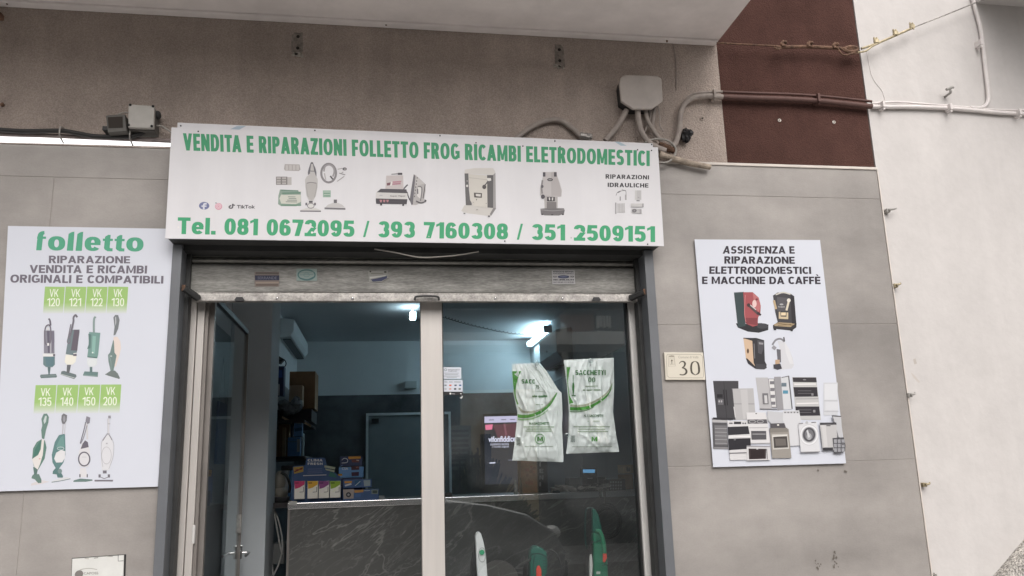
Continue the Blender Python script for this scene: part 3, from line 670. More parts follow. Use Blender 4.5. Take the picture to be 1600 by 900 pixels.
def esp(p):
    p.poly([(195, 540), (290, 530), (540, 570), (570, 560), (515, 655), (490, 668), (200, 630), (158, 605)], 'd0cdcc').poly([(540, 570), (570, 555), (570, 580), (510, 670), (500, 640)], '8c898b')
    p.poly([(200, 115), (320, 95), (535, 95), (565, 140), (538, 180), (198, 160)], 'd8d5d4').poly([(538, 175), (565, 150), (570, 570), (538, 570)], 'a3a1a3')
    p.poly([(197, 160), (242, 160), (250, 360), (265, 475), (283, 480), (283, 538), (212, 538)], '6c6a6d').poly([(465, 180), (538, 180), (538, 570), (470, 565)], '666467').poly([(242, 165), (465, 185), (470, 570), (300, 545), (262, 475)], 'd6d2ce').line([(250, 210), (460, 235)], 8, 'c2bebb')
    p.poly([(308, 388), (405, 395), (403, 450), (312, 445)], '5b5755').poly([(330, 402), (390, 408), (388, 435), (332, 430)], 'd8d5d4').ell(340, 472, 6, 8, '6b6866').ell(228, 308, 13, 15, 'dedcdc').ell(228, 250, 7, 8, 'b5b3b4').poly([(465, 215), (510, 215), (515, 245), (470, 255)], 'e3e1e1').line([(480, 250), (440, 300)], 14, '5f5d60').ell(432, 320, 24, 26, '5a5759').ell(195, 635, 12, 5, '55525a').ell(488, 668, 14, 7, '55525a').ell(300, 505, 5, 5, 'a09d9c').ell(455, 518, 6, 6, 'a09d9c').ell(345, 588, 12, 5, 'a8a5a4')
printed('printed_coffee_machine', SY, z, esp, sg, label='tall pale coffee machine with dark sides')
def esp2(p):
    p.poly([(1100, 580), (1180, 572), (1380, 575), (1390, 600), (1380, 640), (1320, 662), (1150, 660), (1105, 640)], '757276').line([(1100, 590), (1240, 605), (1388, 592)], 10, '98959a').rect(1110, 640, 1135, 655, '3f3c40').rect(1355, 640, 1380, 655, '3f3c40').ell(1240, 652, 14, 6, '3f3c40')
    p.poly([(1145, 430), (1305, 430), (1305, 575), (1150, 575)], 'b5b1b3').rect(1175, 500, 1290, 578, '7f7b7e')
    p.poly([(1140, 145), (1290, 140), (1300, 190), (1330, 270), (1355, 360), (1350, 435), (1300, 440), (1150, 430), (1095, 420), (1095, 330), (1120, 240)], 'c4c0c3').poly([(1225, 150), (1290, 145), (1300, 190), (1320, 260), (1350, 370), (1345, 430), (1230, 425)], 'b8b3b6').line([(1125, 240), (1115, 330), (1122, 400)], 20, '8f8b8f').rect(1130, 145, 1160, 198, '55525a').rect(1262, 145, 1294, 198, '55525a').ell(1215, 234, 34, 18, '4f4c50').ell(1215, 234, 22, 8, '9a979b').ell(1130, 436, 24, 26, '55525a').ell(1122, 315, 16, 18, '65626a').rect(1180, 440, 1272, 490, '4a474c').poly([(1198, 446), (1216, 446), (1216, 482), (1204, 482)], 'd5d2d4').poly([(1236, 446), (1254, 446), (1250, 482), (1236, 482)], 'd5d2d4')
printed('printed_coffee_machine', SY, z, esp2, sg, label='rounded pale coffee machine on a dark foot')
z = zm(930, 260, 10)
def plumb(p):
    p.line([(325, 455), (350, 405), (400, 385), (470, 380), (482, 420), (478, 470)], 10, '98969b').line([(350, 410), (395, 388)], 16, '6f6d73').line([(415, 365), (480, 378)], 8, '7f7d83').rect(382, 470, 400, 535, '9b999e').rect(465, 440, 490, 525, 'aaa8ac')
    p.rect(620, 375, 720, 520, 'c3c2c6').rect(620, 375, 650, 520, 'cfced1').rect(645, 530, 695, 543, '6f6d73').rect(665, 478, 690, 490, 'a3a2a6')
    p.rect(312, 565, 330, 745, 'a5a4a9')
    for i in range(5): p.rect(348+i*24, 580-i*2, 366+i*24, 722, 'c6c5c9')
    p.rect(560, 580, 755, 636, 'cccbce').line([(560, 634), (750, 636)], 8, '98969b').rect(735, 580, 757, 636, 'a3a1a6').poly([(570, 660), (725, 665), (728, 740), (572, 725)], 'bfbec2').ell(612, 692, 36, 28, '77757b').ell(612, 692, 14, 11, '98969b').rect(695, 670, 722, 735, 'a6a4a9')
printed('printed_plumbing', SY, z, plumb, sg)

# ================================================================== left poster
PY = -.0125
lp = thing('poster', 'white poster on the left wall with eight upright vacuum cleaners and green number boxes', 'poster', (-1.1, 0, 1.22))
MB().prism(pxs([(12.5, 353), (272, 357.5), (246.8, 760.3), (-9, 768)], PY), (0, .004, 0)).build('sheet', sheet_m, lp)
z1 = zm(0, 340, 4.093); z2 = zm(0, 560, 4.093)
pr = Print(PY, z1); pr.bold('φoλλeττo', [(236, 86), (920, 97), (917, 218), (231, 209)], '57a88a', .27, .17, .075); pr.build('title_lettering', lp)
pr = Print(PY, z1); T = '726d7a'
pr.bold('RIPARAZIONE', [(313, 243), (832, 247), (832, 293), (312, 292)], T, .25, .2, .09)
pr.bold('VENDITA E RICAMBI', [(190, 303), (942, 307), (939, 358), (189, 354)], T, .25, .2, .09)
pr.bold('ORIGINALI E COMPATIBILI', [(68, 364), (1046, 373), (1044, 422), (65, 416)], T, .25, .2, .09); pr.build('subtitle_lettering', lp)
def numbox(tf, q, num, vk, nn):
    (ax, ay), (bx, by), (cx, cy), (dx, dy) = q; p = Print(PY, tf)
    N = 9; cols = []
    for i in range(N):
        f0, f1 = .62+(i)*.38/N, .62+(i+1)*.38/N; t_ = (i+.5)/N
        c = [int(round(a*(1-t_)+b*t_)) for a, b in zip((0xa4, 0xc6, 0x80), (0xd8, 0xdb, 0xe2))]
        p.k = 1; p.poly([(ax+(dx-ax)*f0, ay+(dy-ay)*f0), (bx+(cx-bx)*f0, by+(cy-by)*f0), (bx+(cx-bx)*f1, by+(cy-by)*f1), (ax+(dx-ax)*f1, ay+(dy-ay)*f1)], '%02x%02x%02x' % tuple(c))
    p.k = 1; p.poly([(ax, ay), (bx, by), (bx+(cx-bx)*.62, by+(cy-by)*.62), (ax+(dx-ax)*.62, ay+(dy-ay)*.62)], 'a0c47a')
    p.bold('VK', vk, 'edf3e6', .17, .13, .1); p.bold(num, nn, 'edf3e6', .17, .13, .1); p.build('number_box', lp)
tops = [285, 417, 555, 690, 822]; bots = [272, 404, 542, 678, 811]
VK = [(318, 375), (457, 514), (593, 650), (727, 783)]; NN = [(303, 384), (443, 520), (580, 657), (715, 795)]
for i, num in enumerate(('120', '121', '122', '130')):
    numbox(z1, [(tops[i]+3, 441), (tops[i+1]-2, 443), (bots[i+1]-2, 612), (bots[i]+3, 612)], num, [(VK[i][0], 457), (VK[i][1], 457), (VK[i][1]-2, 507), (VK[i][0]-2, 507)], [(NN[i][0], 515), (NN[i][1], 515), (NN[i][1]-2, 567), (NN[i][0]-2, 567)])
tops = [225, 364, 505, 644, 778]; bots = [211, 350, 490, 631, 766]
VK = [(262, 323), (402, 460), (541, 600), (680, 738)]; NN = [(247, 330), (388, 470), (529, 611), (661, 748)]
for i, num in enumerate(('135', '140', '150', '200')):
    d = -i*1.2
    numbox(z2, [(tops[i]+3, 171+d), (tops[i+1]-2, 170+d), (bots[i+1]-2, 352+d), (bots[i]+3, 352+d)], num, [(VK[i][0], 190+d*2), (VK[i][1], 190+d*2), (VK[i][1]-2, 240+d*2), (VK[i][0]-2, 240+d*2)], [(NN[i][0], 250+d), (NN[i][1], 250+d), (NN[i][1]-2, 304+d), (NN[i][0]-2, 304+d)])
z6 = zm(40, 480, 7.5); z7 = zm(30, 630, 6.924)
def va(p):
    p.poly([(178, 790), (355, 782), (368, 808), (362, 824), (180, 832), (168, 808)], '6b7d80').line([(180, 808), (364, 802)], 8, '8d9a9c').poly([(256, 700), (294, 700), (282, 795), (268, 795)], '62757a')
    p.poly([(206, 578), (343, 578), (343, 672), (315, 702), (238, 702), (206, 672)], '6f868c').poly([(230, 585), (330, 585), (325, 690), (245, 690)], '64808a').rect(202, 544, 346, 578, 'e6e6ea').rect(322, 548, 346, 576, '6b6774')
    p.poly([(214, 274), (336, 274), (338, 542), (214, 540)], '8c8b99').poly([(250, 280), (282, 280), (282, 535), (262, 535)], '686474').rect(288, 285, 302, 538, 'b9b8c2').poly([(302, 285), (336, 285), (338, 400), (318, 530), (305, 530)], '7b7888')
    p.line([(270, 132), (286, 160), (292, 215)], 20, '6f6b78').line([(232, 430), (222, 320), (236, 230), (275, 208), (294, 260), (292, 400), (262, 440), (232, 430)], 15, '77737f').rect(250, 242, 272, 270, 'e2e1e6').rect(252, 420, 276, 452, 'e2e1e6')
def vb(p):
    p.poly([(420, 752), (450, 745), (590, 788), (598, 810), (570, 843), (410, 790)], '6f7c80').line([(415, 785), (575, 830)], 8, 'c3c9cc').poly([(485, 675), (532, 675), (512, 775), (480, 768)], '6a6c72').poly([(470, 555), (600, 565), (585, 640), (550, 672), (480, 672), (458, 640)], 'eceae2')
    p.poly([(545, 265), (632, 262), (632, 290), (600, 530), (575, 568), (470, 548), (505, 330)], '76868d').poly([(570, 262), (630, 268), (605, 510), (530, 505)], '6b6470').rect(558, 545, 598, 572, '6b6774').line([(560, 545), (600, 538)], 10, 'e6e5e8')
    p.line([(605, 118), (585, 92), (562, 120), (560, 170), (540, 260), (520, 340)], 22, '77747f').line([(530, 200), (505, 330), (490, 410), (520, 415), (520, 320), (555, 230)], 13, '7c7984')
def vc(p):
    p.poly([(672, 795), (690, 752), (850, 760), (846, 818), (672, 802)], '6e8788').line([(675, 795), (845, 810)], 8, '8fa3a3').rect(752, 700, 782, 765, '667d7f').poly([(722, 596), (838, 600), (838, 670), (800, 702), (740, 696), (718, 660)], 'dfe4ea').ring(778, 650, 54, 46, 3, 'cfd5dc')
    p.poly([(745, 290), (876, 300), (850, 560), (838, 600), (722, 585), (735, 480)], '7b9c99').poly([(785, 335), (825, 340), (812, 545), (775, 540)], '8fb6b0').poly([(735, 310), (770, 320), (760, 480), (720, 490), (742, 430)], '64807f').line([(820, 110), (800, 150), (800, 300)], 24, '8d9f9f').ell(786, 532, 9, 9, 'e6ebec').line([(730, 580), (835, 590)], 10, '66827f')
def vd(p):
    p.poly([(1000, 742), (1045, 742), (1080, 775), (1106, 830), (1098, 842), (928, 790)], '767f80').poly([(1030, 350), (1075, 345), (1110, 400), (1118, 480), (1100, 560), (1060, 690), (1040, 700)], 'e4d6d2').poly([(1028, 380), (1035, 400), (1042, 530), (1066, 565), (1050, 650), (1030, 745), (995, 745), (972, 640), (965, 560), (990, 530)], '778a8a').line([(975, 560), (1000, 640), (1000, 740)], 8, '8fa0a0').ell(1003, 573, 12, 8, 'c0c8c8')
    p.poly([(1028, 120), (1050, 90), (1085, 92), (1102, 150), (1085, 250), (1052, 325), (1030, 330), (1042, 230)], '7b8086').poly([(1050, 120), (1060, 108), (1062, 180), (1052, 220)], 'c9ccd4')
for f in (va, vb, vc, vd): printed('printed_vacuum', PY, z6, f, lp)
def ve(p):
    p.poly([(130, 870), (235, 830), (330, 850), (250, 870), (180, 885), (125, 892)], 'd8d3d8').poly([(160, 765), (215, 768), (242, 830), (240, 862), (205, 866), (170, 825), (132, 812), (140, 785)], '6c857f').poly([(150, 690), (205, 705), (190, 770), (162, 775)], '627a76')
    p.poly([(240, 390), (278, 402), (296, 480), (275, 600), (205, 720), (160, 690), (140, 600), (150, 490), (190, 420)], '67877f').poly([(170, 500), (210, 430), (240, 400), (225, 500), (205, 550), (150, 590)], '4f7a70').poly([(245, 392), (270, 395), (255, 560), (225, 660), (200, 718), (165, 690), (138, 605), (205, 560), (232, 500)], 'e2dede').rect(214, 598, 230, 606, 'cc7777')
    p.poly([(240, 170), (265, 115), (300, 112), (322, 150), (315, 210), (290, 290), (270, 390), (245, 380), (238, 290), (250, 240)], '6f8a84').poly([(262, 190), (282, 135), (298, 140), (290, 200), (272, 225)], 'c8d3d6')
def vf(p):
    p.poly([(345, 850), (440, 810), (520, 800), (560, 815), (420, 850)], 'd6d8de').line([(350, 855), (450, 840), (555, 818)], 8, '75858a').poly([(390, 705), (430, 705), (475, 790), (470, 806), (415, 805), (405, 770), (360, 765), (365, 735)], '5f7f80').ell(440, 735, 24, 26, '7d9294')
    p.poly([(430, 345), (495, 330), (500, 470), (500, 560), (480, 640), (430, 710), (395, 705), (360, 640), (352, 560), (385, 420)], '66888a').poly([(440, 380), (480, 345), (490, 470), (440, 500), (400, 470)], '739a98').poly([(400, 535), (455, 505), (498, 520), (495, 590), (465, 640), (400, 642), (378, 600)], 'e0e0e6').ring(448, 490, 36, 16, 6, 'c2cdd2')
    p.line([(475, 215), (468, 335)], 10, 'bfbcc4').line([(500, 200), (490, 335)], 8, 'c9c8d0').poly([(460, 130), (480, 110), (518, 130), (512, 190), (490, 225), (465, 220), (455, 180)], '77787f').ell(487, 170, 14, 34, '9a9aa2')
def vg(p):
    p.poly([(590, 835), (660, 815), (790, 825), (795, 838), (720, 850), (585, 852)], '6d8481').poly([(660, 700), (720, 700), (735, 770), (740, 800), (650, 800), (655, 760)], 'dedde3').rect(650, 768, 664, 802, '6b6872').rect(730, 768, 742, 802, '6b6872')
    p.poly([(720, 400), (745, 430), (765, 520), (768, 620), (745, 690), (655, 690), (640, 620), (645, 530), (680, 430)], 'dcdbe2').poly([(685, 440), (712, 402), (742, 420), (752, 475), (665, 495)], '6e6a77').ring(703, 604, 60, 74, 14, '6b6874').rect(680, 580, 728, 586, 'c2c1c8').line([(730, 215), (738, 390)], 20, 'd3d2d9').line([(720, 200), (700, 290), (660, 435)], 10, '7a7783').line([(735, 240), (700, 360), (665, 440)], 8, '8a8791').poly([(728, 140), (768, 155), (762, 215), (735, 225), (718, 190)], '8b8995')
def vh(p):
    p.line([(815, 838), (1015, 838)], 18, '7d7a84').rect(905, 728, 946, 760, '77747e').rect(858, 770, 882, 804, '77747e').rect(958, 770, 982, 804, '77747e').line([(885, 800), (920, 814), (960, 800)], 8, '8d8b94')
    p.poly([(940, 340), (980, 345), (1020, 440), (1015, 580), (975, 725), (895, 725), (885, 640), (888, 440)], 'dcdde5').line([(945, 340), (895, 415), (888, 560), (905, 690)], 5, 'b6b5be').line([(980, 345), (1022, 440), (1015, 580), (970, 710)], 5, 'b6b5be').line([(945, 342), (905, 405)], 9, '8f8d97').line([(975, 345), (1005, 400)], 9, '8f8d97').ring(944, 565, 52, 92, 5, 'bcbbc4').line([(965, 165), (965, 335)], 20, 'd5d4dc').line([(957, 165), (957, 335)], 3, 'b2b1ba').rect(962, 135, 990, 162, '9a98a2').rect(955, 220, 985, 226, 'a7a5ae').rect(945, 330, 980, 337, '8d8b94').ell(948, 435, 10, 7, 'b4b3bc')
for f in (ve, vf, vg, vh): printed('printed_vacuum', PY, z7, f, lp)

# ================================================================== right poster
rp = thing('poster', 'white poster on the right wall with coffee machines above a crowd of kitchen appliances', 'poster', (1.69, 0, 1.22))
MB().prism(pxs([(1085.3, 374), (1281.3, 375), (1322, 724), (1114.5, 730)], PY), (0, .004, 0)).build('sheet', sheet_m, rp)
z = zm(1080, 370, 4.736); K = '38333d'
pr = Print(PY, z)
pr.bold('ASSISTENZA E', [(240, 68), (763, 70), (767, 125), (232, 125)], K, .26, .205, .075)
pr.bold('RIPARAZIONE', [(245, 144), (764, 147), (768, 200), (245, 199)], K, .26, .205, .075)
pr.bold('ELETTRODOMESTICI', [(135, 219), (886, 222), (889, 275), (133, 274)], K, .26, .205, .075)
pr.bold('E MACCHINE DA CAFFÈ', [(80, 278), (954, 278), (958, 350), (80, 349)], K, .26, .205, .075, 1.3)
pr.build('title_lettering', rp)
def red_machine(p):
    p.poly([(330, 640), (345, 672), (420, 702), (500, 710), (570, 690), (572, 650), (520, 638), (400, 645)], '2f2f34').ell(528, 660, 44, 20, '45454b')
    p.poly([(316, 412), (390, 408), (402, 660), (345, 672)], '3c4a4d').poly([(385, 410), (455, 410), (500, 450), (515, 510), (512, 560), (495, 600), (492, 655), (455, 665), (402, 640)], 'a5545a').poly([(455, 415), (500, 450), (515, 510), (500, 560), (470, 520)], 'bb7376').poly([(402, 600), (492, 600), (490, 655), (405, 640)], '85434a').ell(468, 495, 16, 28, 'e6c8c8').line([(425, 505), (500, 575)], 18, '5a4a4e').line([(432, 500), (480, 540)], 6, 'd8d4d6').ell(425, 505, 13, 13, '4a3a3e').line([(490, 560), (515, 580)], 16, '3d3338').ell(485, 463, 9, 8, '7d3a42').line([(400, 430), (395, 560), (405, 630)], 5, 'd08286')
printed('printed_coffee_machine', PY, z, red_machine, rp, label='red and black coffee machine')
def blk_machine(p):
    p.poly([(605, 655), (640, 632), (780, 640), (778, 670), (745, 695), (605, 680)], '3b393d').poly([(612, 648), (650, 632), (775, 640), (735, 668), (618, 660)], 'ab987c').line([(640, 655), (740, 648)], 4, '7d6647').line([(640, 640), (755, 655)], 4, '7d6647')
    p.poly([(605, 435), (640, 412), (735, 420), (762, 440), (778, 640), (640, 632), (622, 560)], '47454a').poly([(635, 445), (715, 452), (712, 550), (638, 548)], '5b595e').poly([(735, 430), (762, 440), (778, 645), (745, 640)], '343237').line([(625, 428), (680, 412), (735, 425)], 10, 'cfcbc6').line([(612, 470), (628, 535)], 16, 'c0a98a').line([(725, 465), (705, 545)], 15, 'd9cfc0').ell(722, 470, 14, 14, 'e3ded8').poly([(648, 555), (660, 555), (662, 590), (705, 592), (705, 560), (718, 560), (718, 610), (648, 606)], 'cfbea3').rect(665, 560, 700, 582, 'e6d3b4').ell(668, 500, 14, 6, 'b8b6ba').t('FABER', 643, 513, 695, 524, 'b8b6ba', .01).rect(610, 680, 630, 690, '2b292d').rect(735, 685, 752, 698, '2b292d')
printed('printed_coffee_machine', PY, z, blk_machine, rp, label='black coffee machine with brass fittings')
def beige_machine(p):
    p.poly([(386, 750), (455, 765), (470, 940), (480, 972), (420, 930), (405, 900)], 'd3b8a0').poly([(386, 750), (480, 748), (540, 765), (545, 920), (560, 950), (540, 975), (480, 975), (462, 930), (452, 770)], '3a393e').poly([(490, 765), (540, 775), (535, 830), (520, 870), (495, 860)], '55545a').poly([(500, 780), (535, 785), (532, 798), (502, 795)], '9a999f').ell(420, 845, 8, 18, '5f4a3c').poly([(478, 940), (555, 945), (560, 970), (540, 982), (480, 978)], '4a494f').line([(465, 790), (470, 900)], 6, '7b7a80').line([(386, 750), (480, 752)], 6, '2b2a2e').poly([(405, 900), (415, 900), (480, 965), (478, 978), (420, 938)], '3a393e')
printed('printed_coffee_machine', PY, z, beige_machine, rp, label='beige sided black capsule machine')
def white_machine(p):
    p.poly([(640, 770), (690, 775), (725, 830), (752, 900), (760, 950), (745, 975), (670, 982), (665, 900), (655, 830)], 'd3d4dc').poly([(690, 775), (725, 830), (758, 940), (730, 940), (700, 860)], 'dcdde4').line([(600, 800), (625, 765), (660, 755), (690, 775)], 14, '8b8a92').line([(690, 775), (685, 742)], 10, '55545a').line([(602, 812), (625, 830)], 26, '9b9aa2').poly([(632, 830), (662, 835), (665, 930), (640, 930)], '6b6a72').rect(622, 910, 655, 945, 'c2a58a').poly([(608, 945), (660, 938), (672, 975), (640, 985), (610, 975)], '44434a')
printed('printed_coffee_machine', PY, z, white_machine, rp, label='pale penguin shaped capsule machine')
z = zm(1090, 540, 4.5)
def f1(p):
    p.poly([(108, 248), (287, 248), (290, 520), (137, 525)], '47464b').line([(184, 250), (205, 520)], 3, '2f2e33').line([(182, 310), (192, 420)], 7, '2b2a2f').line([(200, 310), (210, 420)], 7, '2b2a2f').rect(136, 342, 176, 366, '26252a').rect(142, 376, 182, 416, '6b6a70').ell(152, 392, 5, 8, 'b5b4ba').ell(168, 392, 5, 8, 'b5b4ba')
def f2(p): p.poly([(238, 303), (392, 300), (410, 522), (262, 524)], 'b9b8bc').line([(250, 410), (400, 410)], 4, '85848a').line([(240, 304), (262, 522)], 10, '4b4a4f').poly([(300, 310), (350, 308), (362, 515), (320, 515)], 'c4c3c7').line([(255, 430), (266, 505)], 6, 'd6d5d9')
def f3(p):
    p.poly([(408, 225), (495, 225), (520, 445), (437, 448)], 'bcbbc0').poly([(495, 232), (540, 232), (560, 440), (520, 440)], '8d8c92').poly([(500, 236), (535, 236), (552, 430), (522, 430)], 'dedde1')
    for i in range(4): p.rect(508+i*3, 250+i*48, 538+i*3, 272+i*48, '7b7a82')
    p.poly([(538, 220), (585, 218), (605, 450), (562, 455)], '9b9aa0').poly([(585, 222), (640, 212), (665, 445), (605, 450)], 'd3d5dc').line([(640, 212), (665, 445)], 8, '5f5e64').line([(590, 225), (640, 214)], 6, '77767c').rect(590, 262, 625, 288, '6d7c88').rect(600, 315, 636, 338, '5b93ad').poly([(455, 335), (495, 335), (500, 412), (460, 412)], '77767c').poly([(468, 350), (488, 350), (492, 405), (472, 405)], 'cdccd1').line([(437, 446), (560, 448)], 6, '6b6a70')
def f4(p):
    p.poly([(665, 222), (834, 222), (868, 522), (695, 522)], 'c6c5c8').poly([(668, 224), (834, 224), (838, 258), (672, 256)], '3e3b40').poly([(674, 292), (840, 292), (846, 358), (682, 360)], '37343a').poly([(688, 428), (855, 428), (862, 492), (694, 494)], '37343a').line([(680, 272), (832, 270)], 10, 'e6e5e8').line([(695, 408), (850, 404)], 10, 'e6e5e8').line([(690, 375), (850, 373)], 4, '98979c')
    for yy in (318, 336, 452, 470): p.line([(705, yy), (800, yy)], 3, '77747a')
    p.ell(752, 240, 12, 4, '8b898e').rect(800, 335, 815, 352, '8d8b90').rect(812, 452, 828, 470, '8d8b90')
def f5(p): p.rect(885, 260, 985, 490, 'd0d2da').rect(892, 270, 980, 380, 'dcdee6').rect(898, 395, 988, 455, 'd9dbe3').line([(890, 388), (985, 388)], 4, 'b9bbc4').line([(890, 462), (990, 462)], 4, 'b9bbc4')
for k, f in enumerate((f1, f2, f3, f4, f5)): printed('printed_appliance', PY, z, f, rp, k=1+k*2)
def g1(p):
    p.poly([(102, 512), (205, 515), (215, 720), (110, 718)], '58575c').poly([(100, 520), (210, 525), (212, 542), (104, 540)], 'b5b4b9').poly([(118, 560), (205, 562), (212, 700), (124, 700)], '77767b')
    for i in range(5): p.line([(122, 582+i*26), (208, 584+i*26)], 4, 'aaa9ae')
    p.line([(108, 512), (250, 516)], 14, '37363b').poly([(108, 712), (215, 714), (215, 728), (110, 725)], '8b8a8f')
def g2(p): p.poly([(342, 470), (478, 470), (490, 520), (512, 690), (375, 690), (350, 560)], 'dddce1').poly([(350, 520), (485, 518), (492, 548), (352, 550)], '5b5a60').ring(385, 535, 22, 10, 6, 'a3a2a7').ring(440, 533, 22, 10, 6, 'a3a2a7').ell(412, 478, 6, 4, '5b5a60').poly([(376, 600), (482, 600), (484, 660), (380, 662)], '58575d').line([(385, 622), (478, 622)], 6, 'aaa9ae').line([(360, 578), (492, 576)], 5, 'b1b0b5').line([(372, 688), (510, 686)], 5, 'b1b0b5')
def g3(p):
    p.poly([(210, 530), (345, 528), (372, 620), (374, 800), (228, 806)], 'd9d8dd').poly([(212, 572), (355, 566), (366, 622), (215, 630)], '35343a').poly([(216, 655), (372, 650), (374, 725), (220, 735)], '2f2e34').rect(256, 535, 306, 552, '3b3a40').ell(228, 546, 6, 5, '55545a').ell(240, 546, 6, 5, '55545a').ell(320, 546, 6, 5, '55545a').ell(336, 546, 6, 5, '55545a').line([(218, 644), (370, 638)], 8, 'f0eff3').line([(222, 757), (374, 752)], 7, '77767c').ell(262, 662, 8, 4, '8d8c92')
def g4(p): p.poly([(345, 702), (510, 706), (512, 804), (344, 808)], 'd3d2d7').poly([(358, 724), (482, 726), (480, 796), (362, 800)], '3d3436').line([(486, 726), (490, 800)], 5, '4b4a50').poly([(345, 702), (510, 706), (510, 714), (345, 712)], '9b9aa0').ell(420, 728, 8, 3, 'c3c2c7').poly([(372, 735), (470, 736), (468, 786), (376, 790)], '2f2729')
def g5(p): p.poly([(508, 590), (640, 585), (660, 790), (525, 792)], '9c9793').poly([(512, 548), (610, 545), (622, 578), (515, 580)], '57545a').poly([(505, 580), (630, 578), (640, 605), (510, 612)], '87837f').poly([(522, 625), (632, 622), (644, 725), (530, 732)], 'c9c6c4').poly([(532, 640), (628, 638), (636, 716), (538, 720)], '4e4a49').poly([(545, 655), (618, 655), (624, 702), (550, 705)], '6f6a68').ell(566, 558, 8, 6, 'ece9e6').line([(525, 640), (630, 630)], 6, 'e6e3e1')
def g6(p): p.poly([(602, 458), (714, 455), (725, 520), (722, 705), (652, 706), (640, 600), (608, 560), (598, 520)], 'd6d7de').line([(608, 470), (714, 466)], 14, 'c3c4cb').line([(655, 706), (720, 702)], 4, 'a9aab1'); [p.ell(615+i*22, 470, 5, 5, '77767c') for i in range(5)]; p.poly([(490, 460), (600, 470), (600, 545), (520, 550), (490, 520)], 'c6c7ce')
def g7(p):
    p.poly([(708, 545), (838, 535), (862, 748), (726, 752)], 'dadbe2').ell(784, 628, 66, 74, 'c3c4cb').ring(784, 628, 58, 64, 12, 'e6e7ee').ell(784, 626, 46, 52, '77777e').ring(784, 626, 36, 42, 8, '4b4a50').ell(784, 640, 18, 24, 'a9aab1').poly([(765, 600), (775, 590), (790, 640), (780, 650)], 'd0d1d8').ell(768, 540, 10, 10, 'c0c1c8').line([(710, 548), (742, 546)], 7, '98979c').line([(800, 540), (832, 538)], 5, '77767c').line([(728, 750), (862, 746)], 5, '8b8a90')
def g8(p): p.poly([(942, 492), (1008, 495), (1020, 655), (985, 640), (965, 540)], 'c3c4cb').line([(944, 494), (1010, 498)], 7, '55545a').line([(948, 495), (988, 640)], 6, '77767c').poly([(858, 542), (975, 540), (985, 720), (950, 735), (880, 735)], 'c2c1c5').poly([(858, 542), (975, 540), (977, 556), (862, 558)], '4b4a50').rect(905, 560, 935, 566, '4b4a50').poly([(880, 718), (952, 716), (952, 736), (882, 738)], '3d3c42').poly([(870, 560), (900, 560), (915, 712), (888, 714)], 'd0cfd3')
def g9(p):
    p.poly([(948, 650), (1028, 645), (1040, 700), (1038, 742), (1008, 758), (960, 758)], '55545a')
    for i in range(3):
        for j in range(3):
            if i+j < 5: p.poly([(957+i*27, 660+j*31), (978+i*27, 659+j*31), (980+i*27, 684+j*31), (960+i*27, 685+j*31)], '9fa0a8')
    p.ell(1022, 690, 10, 10, '6b6a70')
for k, f in enumerate((g1, g2, g6, g3, g5, g4, g7, g8, g9)): printed('printed_appliance', PY, z, f, rp, k=12+k*9)

# ================================================================== house number plate
pl = thing('house_number', 'small cream plate reading 30 between the door surround and the right poster', 'number plate', (1.3, -.002, 1.59))
MB().prism(pxs([(1037.8, 550.5), (1098.6, 550.8), (1102.5, 593.5), (1040.2, 593.5)], -.0125), (0, .012, 0)).build('plate', pbr('cream_ceramic', (.66, .62, .53), .25, spec=.5), pl, bevel=.0015)
z = zm(1030, 540, 15)
REF_C = 'e9e4d4'
pr = Print(-.0125, z); d = '7c756d'
for in_ in (0,):
    pr.line([(190, 205), (975, 205), (985, 235), (1010, 240), (1040, 720), (1020, 755), (235, 755), (215, 725), (185, 715), (165, 240), (188, 230), (190, 205)], 9, '9a9388', False)
pr.build('printed_border', pl)
pr = Print(-.0125, z)
# serif digits as outlines
def arcstrip(pts, h):            # pts: (x, y, width)
    P, W = spline([Vector((a, b, 0)) for a, b, c in pts], [c for a, b, c in pts], 6)
    A = []; B = []
    for i, q in enumerate(P):
        t = P[min(i+1, len(P)-1)]-P[max(i-1, 0)]; t.normalize(); n = Vector((-t.y, t.x, 0))*W[i]/2
        A.append(((q+n).x, (q+n).y)); B.append(((q-n).x, (q-n).y))
    pr.strip(A, B, h)
dk_ = '55504a'
arcstrip([(468, 425, 10), (500, 385, 20), (545, 370, 26), (590, 390, 40), (605, 430, 46), (585, 485, 34), (535, 520, 16)], dk_)
arcstrip([(535, 520, 16), (600, 540, 34), (638, 590, 48), (632, 640, 46), (590, 678, 30), (535, 686, 24), (480, 675, 26)], dk_)
arcstrip([(840, 365, 10), (770, 410, 40), (748, 520, 48), (770, 635, 42), (850, 690, 12)], dk_)
arcstrip([(840, 365, 10), (905, 410, 40), (932, 520, 48), (925, 635, 42), (850, 690, 12)], dk_)
pr.build('number', pl)
pr = Print(-.0125, z); pr.text('Comune di Volla', [(450, 240), (920, 240), (920, 298), (450, 298)], '8f887e', -.005); pr.build('script_lettering', pl)
pr = Print(-.0125, z)
pr.line([(215, 240), (350, 235), (380, 480), (220, 490), (208, 250)], 8, 'a59e93', False).poly([(225, 245), (290, 225), (355, 240), (350, 262), (235, 265)], '9a9388').line([(235, 292), (360, 290)], 8, 'aaa398').ell(297, 350, 17, 24, '5f594f').rect(290, 370, 304, 430, '6f695f').line([(250, 310), (255, 460)], 7, 'b5aea2').line([(345, 310), (355, 455)], 7, 'b5aea2').line([(250, 440), (350, 435)], 10, 'b5aea2')
pr.build('printed_crest', pl)

